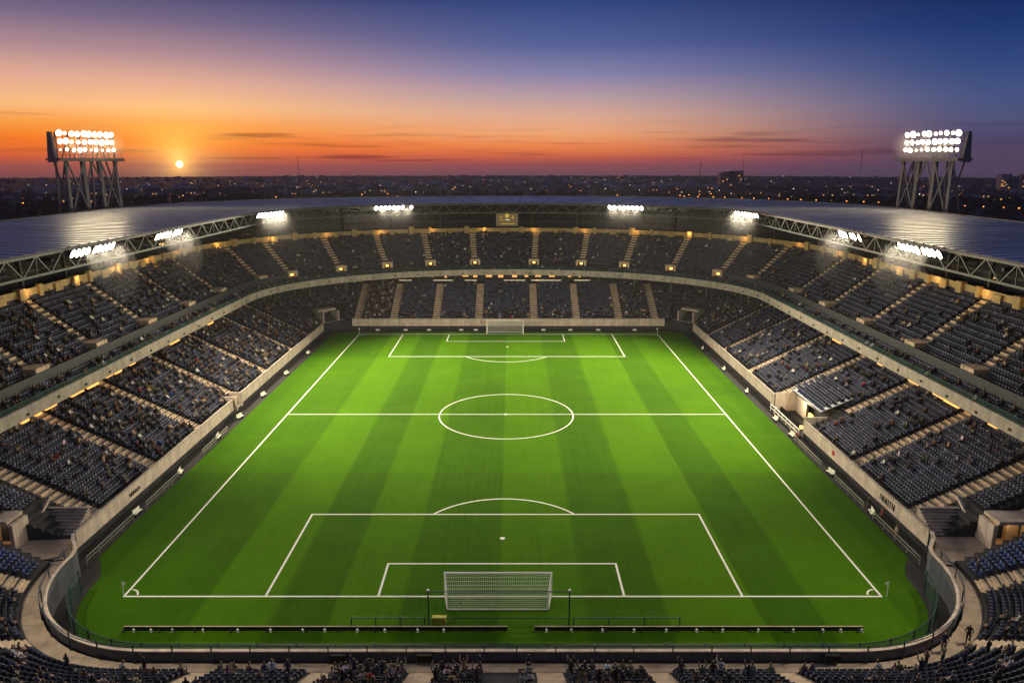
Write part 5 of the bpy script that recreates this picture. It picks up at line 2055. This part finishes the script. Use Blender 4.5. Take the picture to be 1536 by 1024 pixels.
# radio masts
for a, r, h_, lab in ((24.8, 1700, 72, 'tall thin radio mast rising over the horizon right of centre'), (-15.8, 1800, 62, 'thin radio mast right of the setting sun'), (17.0, 1900, 58, 'short radio mast behind the pink tower blocks'), (14.0, 2000, 50, 'faint radio mast left of the pink tower blocks')):
    x, y = polar(a, r)
    root = empty('radio_mast', (x, y, GZ)); tag(root, lab, 'mast', 'radio masts on the plain')
    b = MB(); 
    for s in ((-1, -1), (1, -1), (0, 1)): b.bar((s[0] * 1.6, s[1] * 1.6, 0), (s[0] * .3, s[1] * .3, h_), .24)
    for k in range(12): b.bar((-1.6 + 1.3 * k / 12, -1.5, h_ * k / 12), (1.6 - 1.3 * (k + 1) / 12, -1.4, h_ * (k + 1) / 12), .18)
    b.build('lattice', M['dark'], root)
    b = MB(); b.box((0, 0, h_ + .6), (.9, .9, 1.2)); b.build('beacon', M['red'], root)

# street lamps along the road on the right and scattered lights of the town
orange = mat('street_lamp_glow', (.8, .4, .1), .4, emis=(1.0, .30, .05), estr=5.0, sample=False)
palel = mat('pale_lamp_glow', (.8, .7, .6), .4, emis=(1.0, .78, .52), estr=5.0, sample=False)
lpole, lhead = MB(), MB()
lpole.bar((0, 0, 0), (0, 0, 8.0), .22); lpole.bar((0, 0, 8.0), (1.4, 0, 8.4), .18)
lhead.box((1.5, 0, 8.1), (1.1, .8, .6), 0, 0, .7)
pm_, hm_ = raw_mesh(lpole, 'pole', M['dark']), raw_mesh(lhead, 'lamp_head', orange)
hm2 = raw_mesh(lhead, 'lamp_head', palel)
lampspots = [(13 + 1.02 * k + rnd.uniform(-.1, .1), 880 - 6 * k) for k in range(24)] + [(-36 + rnd.uniform(0, 34), rnd.uniform(760, 1000)) for k in range(10)] + [(2 + rnd.uniform(0, 14), rnd.uniform(900, 1250)) for k in range(12)]
for i, (a, r) in enumerate(lampspots):
    x, y = polar(a, r)
    root = empty('street_lamp', (x, y, GZ), rnd.uniform(0, 6))
    tag(root, 'distant orange street lamp glowing on the dark plain', 'street lamp', 'street lamps on the plain')
    for nm, me in (('pole', pm_), ('lamp_head', hm_)):
        c = bpy.data.objects.new(nm, me); col.objects.link(c); c.parent = root


def light_dust(name, cnt, m, label, lo, hi):
    pts_ = []
    for _ in range(cnt):
        a, r, sa, sr = rnd.choice(districts)
        if rnd.random() < .3: aa, r2 = rnd.uniform(-44, 44), rnd.uniform(1000, 2800)
        else: aa, r2 = rnd.gauss(a, sa), r + rnd.gauss(0, sr)
        r2 = min(max(r2, 700), 2850)
        pts_.append((*polar(aa, r2), GZ + rnd.uniform(4, 13)))
    oc = np.array([(1, 0, 0), (-1, 0, 0), (0, 1, 0), (0, -1, 0), (0, 0, 1), (0, 0, -1)], float)
    of = np.array([(0, 2, 4), (2, 1, 4), (1, 3, 4), (3, 0, 4), (2, 0, 5), (1, 2, 5), (3, 1, 5), (0, 3, 5)])
    pts_ = np.array(pts_)
    o = scatter(name, oc, of, pts_, np.zeros(cnt), rng.uniform(lo, hi, cnt), np.ones((cnt, 6, 3)), m)
    tag(o, label, 'lights', kind='stuff')


light_dust('town_lights', 260, palel, 'scattered pale lights of the town at dusk', .15, .5)
light_dust('road_lights', 70, orange, 'scattered orange lights of the town at dusk', .2, .5)

# ------------------------------------------------------------------ haze
hb = MB()
hb.box((0, 0, (GZ - 1 + 80) / 2), (6400, 6400, 80 - GZ + 1))
hz = bpy.data.materials.new('air')
hz.use_nodes = True
n, l = nt(hz)
n.remove(n['Principled BSDF'])
pv = n.new('ShaderNodeVolumePrincipled')
pv.inputs['Color'].default_value = (.86, .84, .86, 1)
pv.inputs['Density'].default_value = .00010
pv.inputs['Anisotropy'].default_value = .25
l.new(pv.outputs[0], n['Material Output'].inputs['Volume'])
haze = hb.build('haze', hz)
tag(haze, 'thin dusk haze over the plain and stadium', 'haze', kind='stuff')

# ------------------------------------------------------------------ camera and render
cam = bpy.data.cameras.new('camera')
cam.sensor_width = 36; cam.lens = 1102 / 1536 * 36
cam.clip_start = .5; cam.clip_end = 12000
co = bpy.data.objects.new('camera', cam); col.objects.link(co)
co.location = (0, 0, HCAM); co.rotation_euler = (R(90 - 13.57), 0, 0)
scene.camera = co
vs_ = scene.view_settings
vs_.view_transform = 'Standard'; vs_.look = 'None'; vs_.exposure = 0; vs_.gamma = 1
cy = scene.cycles
cy.max_bounces = 5; cy.diffuse_bounces = 2; cy.glossy_bounces = 2; cy.transparent_max_bounces = 8; cy.volume_bounces = 0
cy.sample_clamp_indirect = 4; cy.sample_clamp_direct = 0
cy.use_denoising = True
cy.caustics_reflective = False; cy.caustics_refractive = False
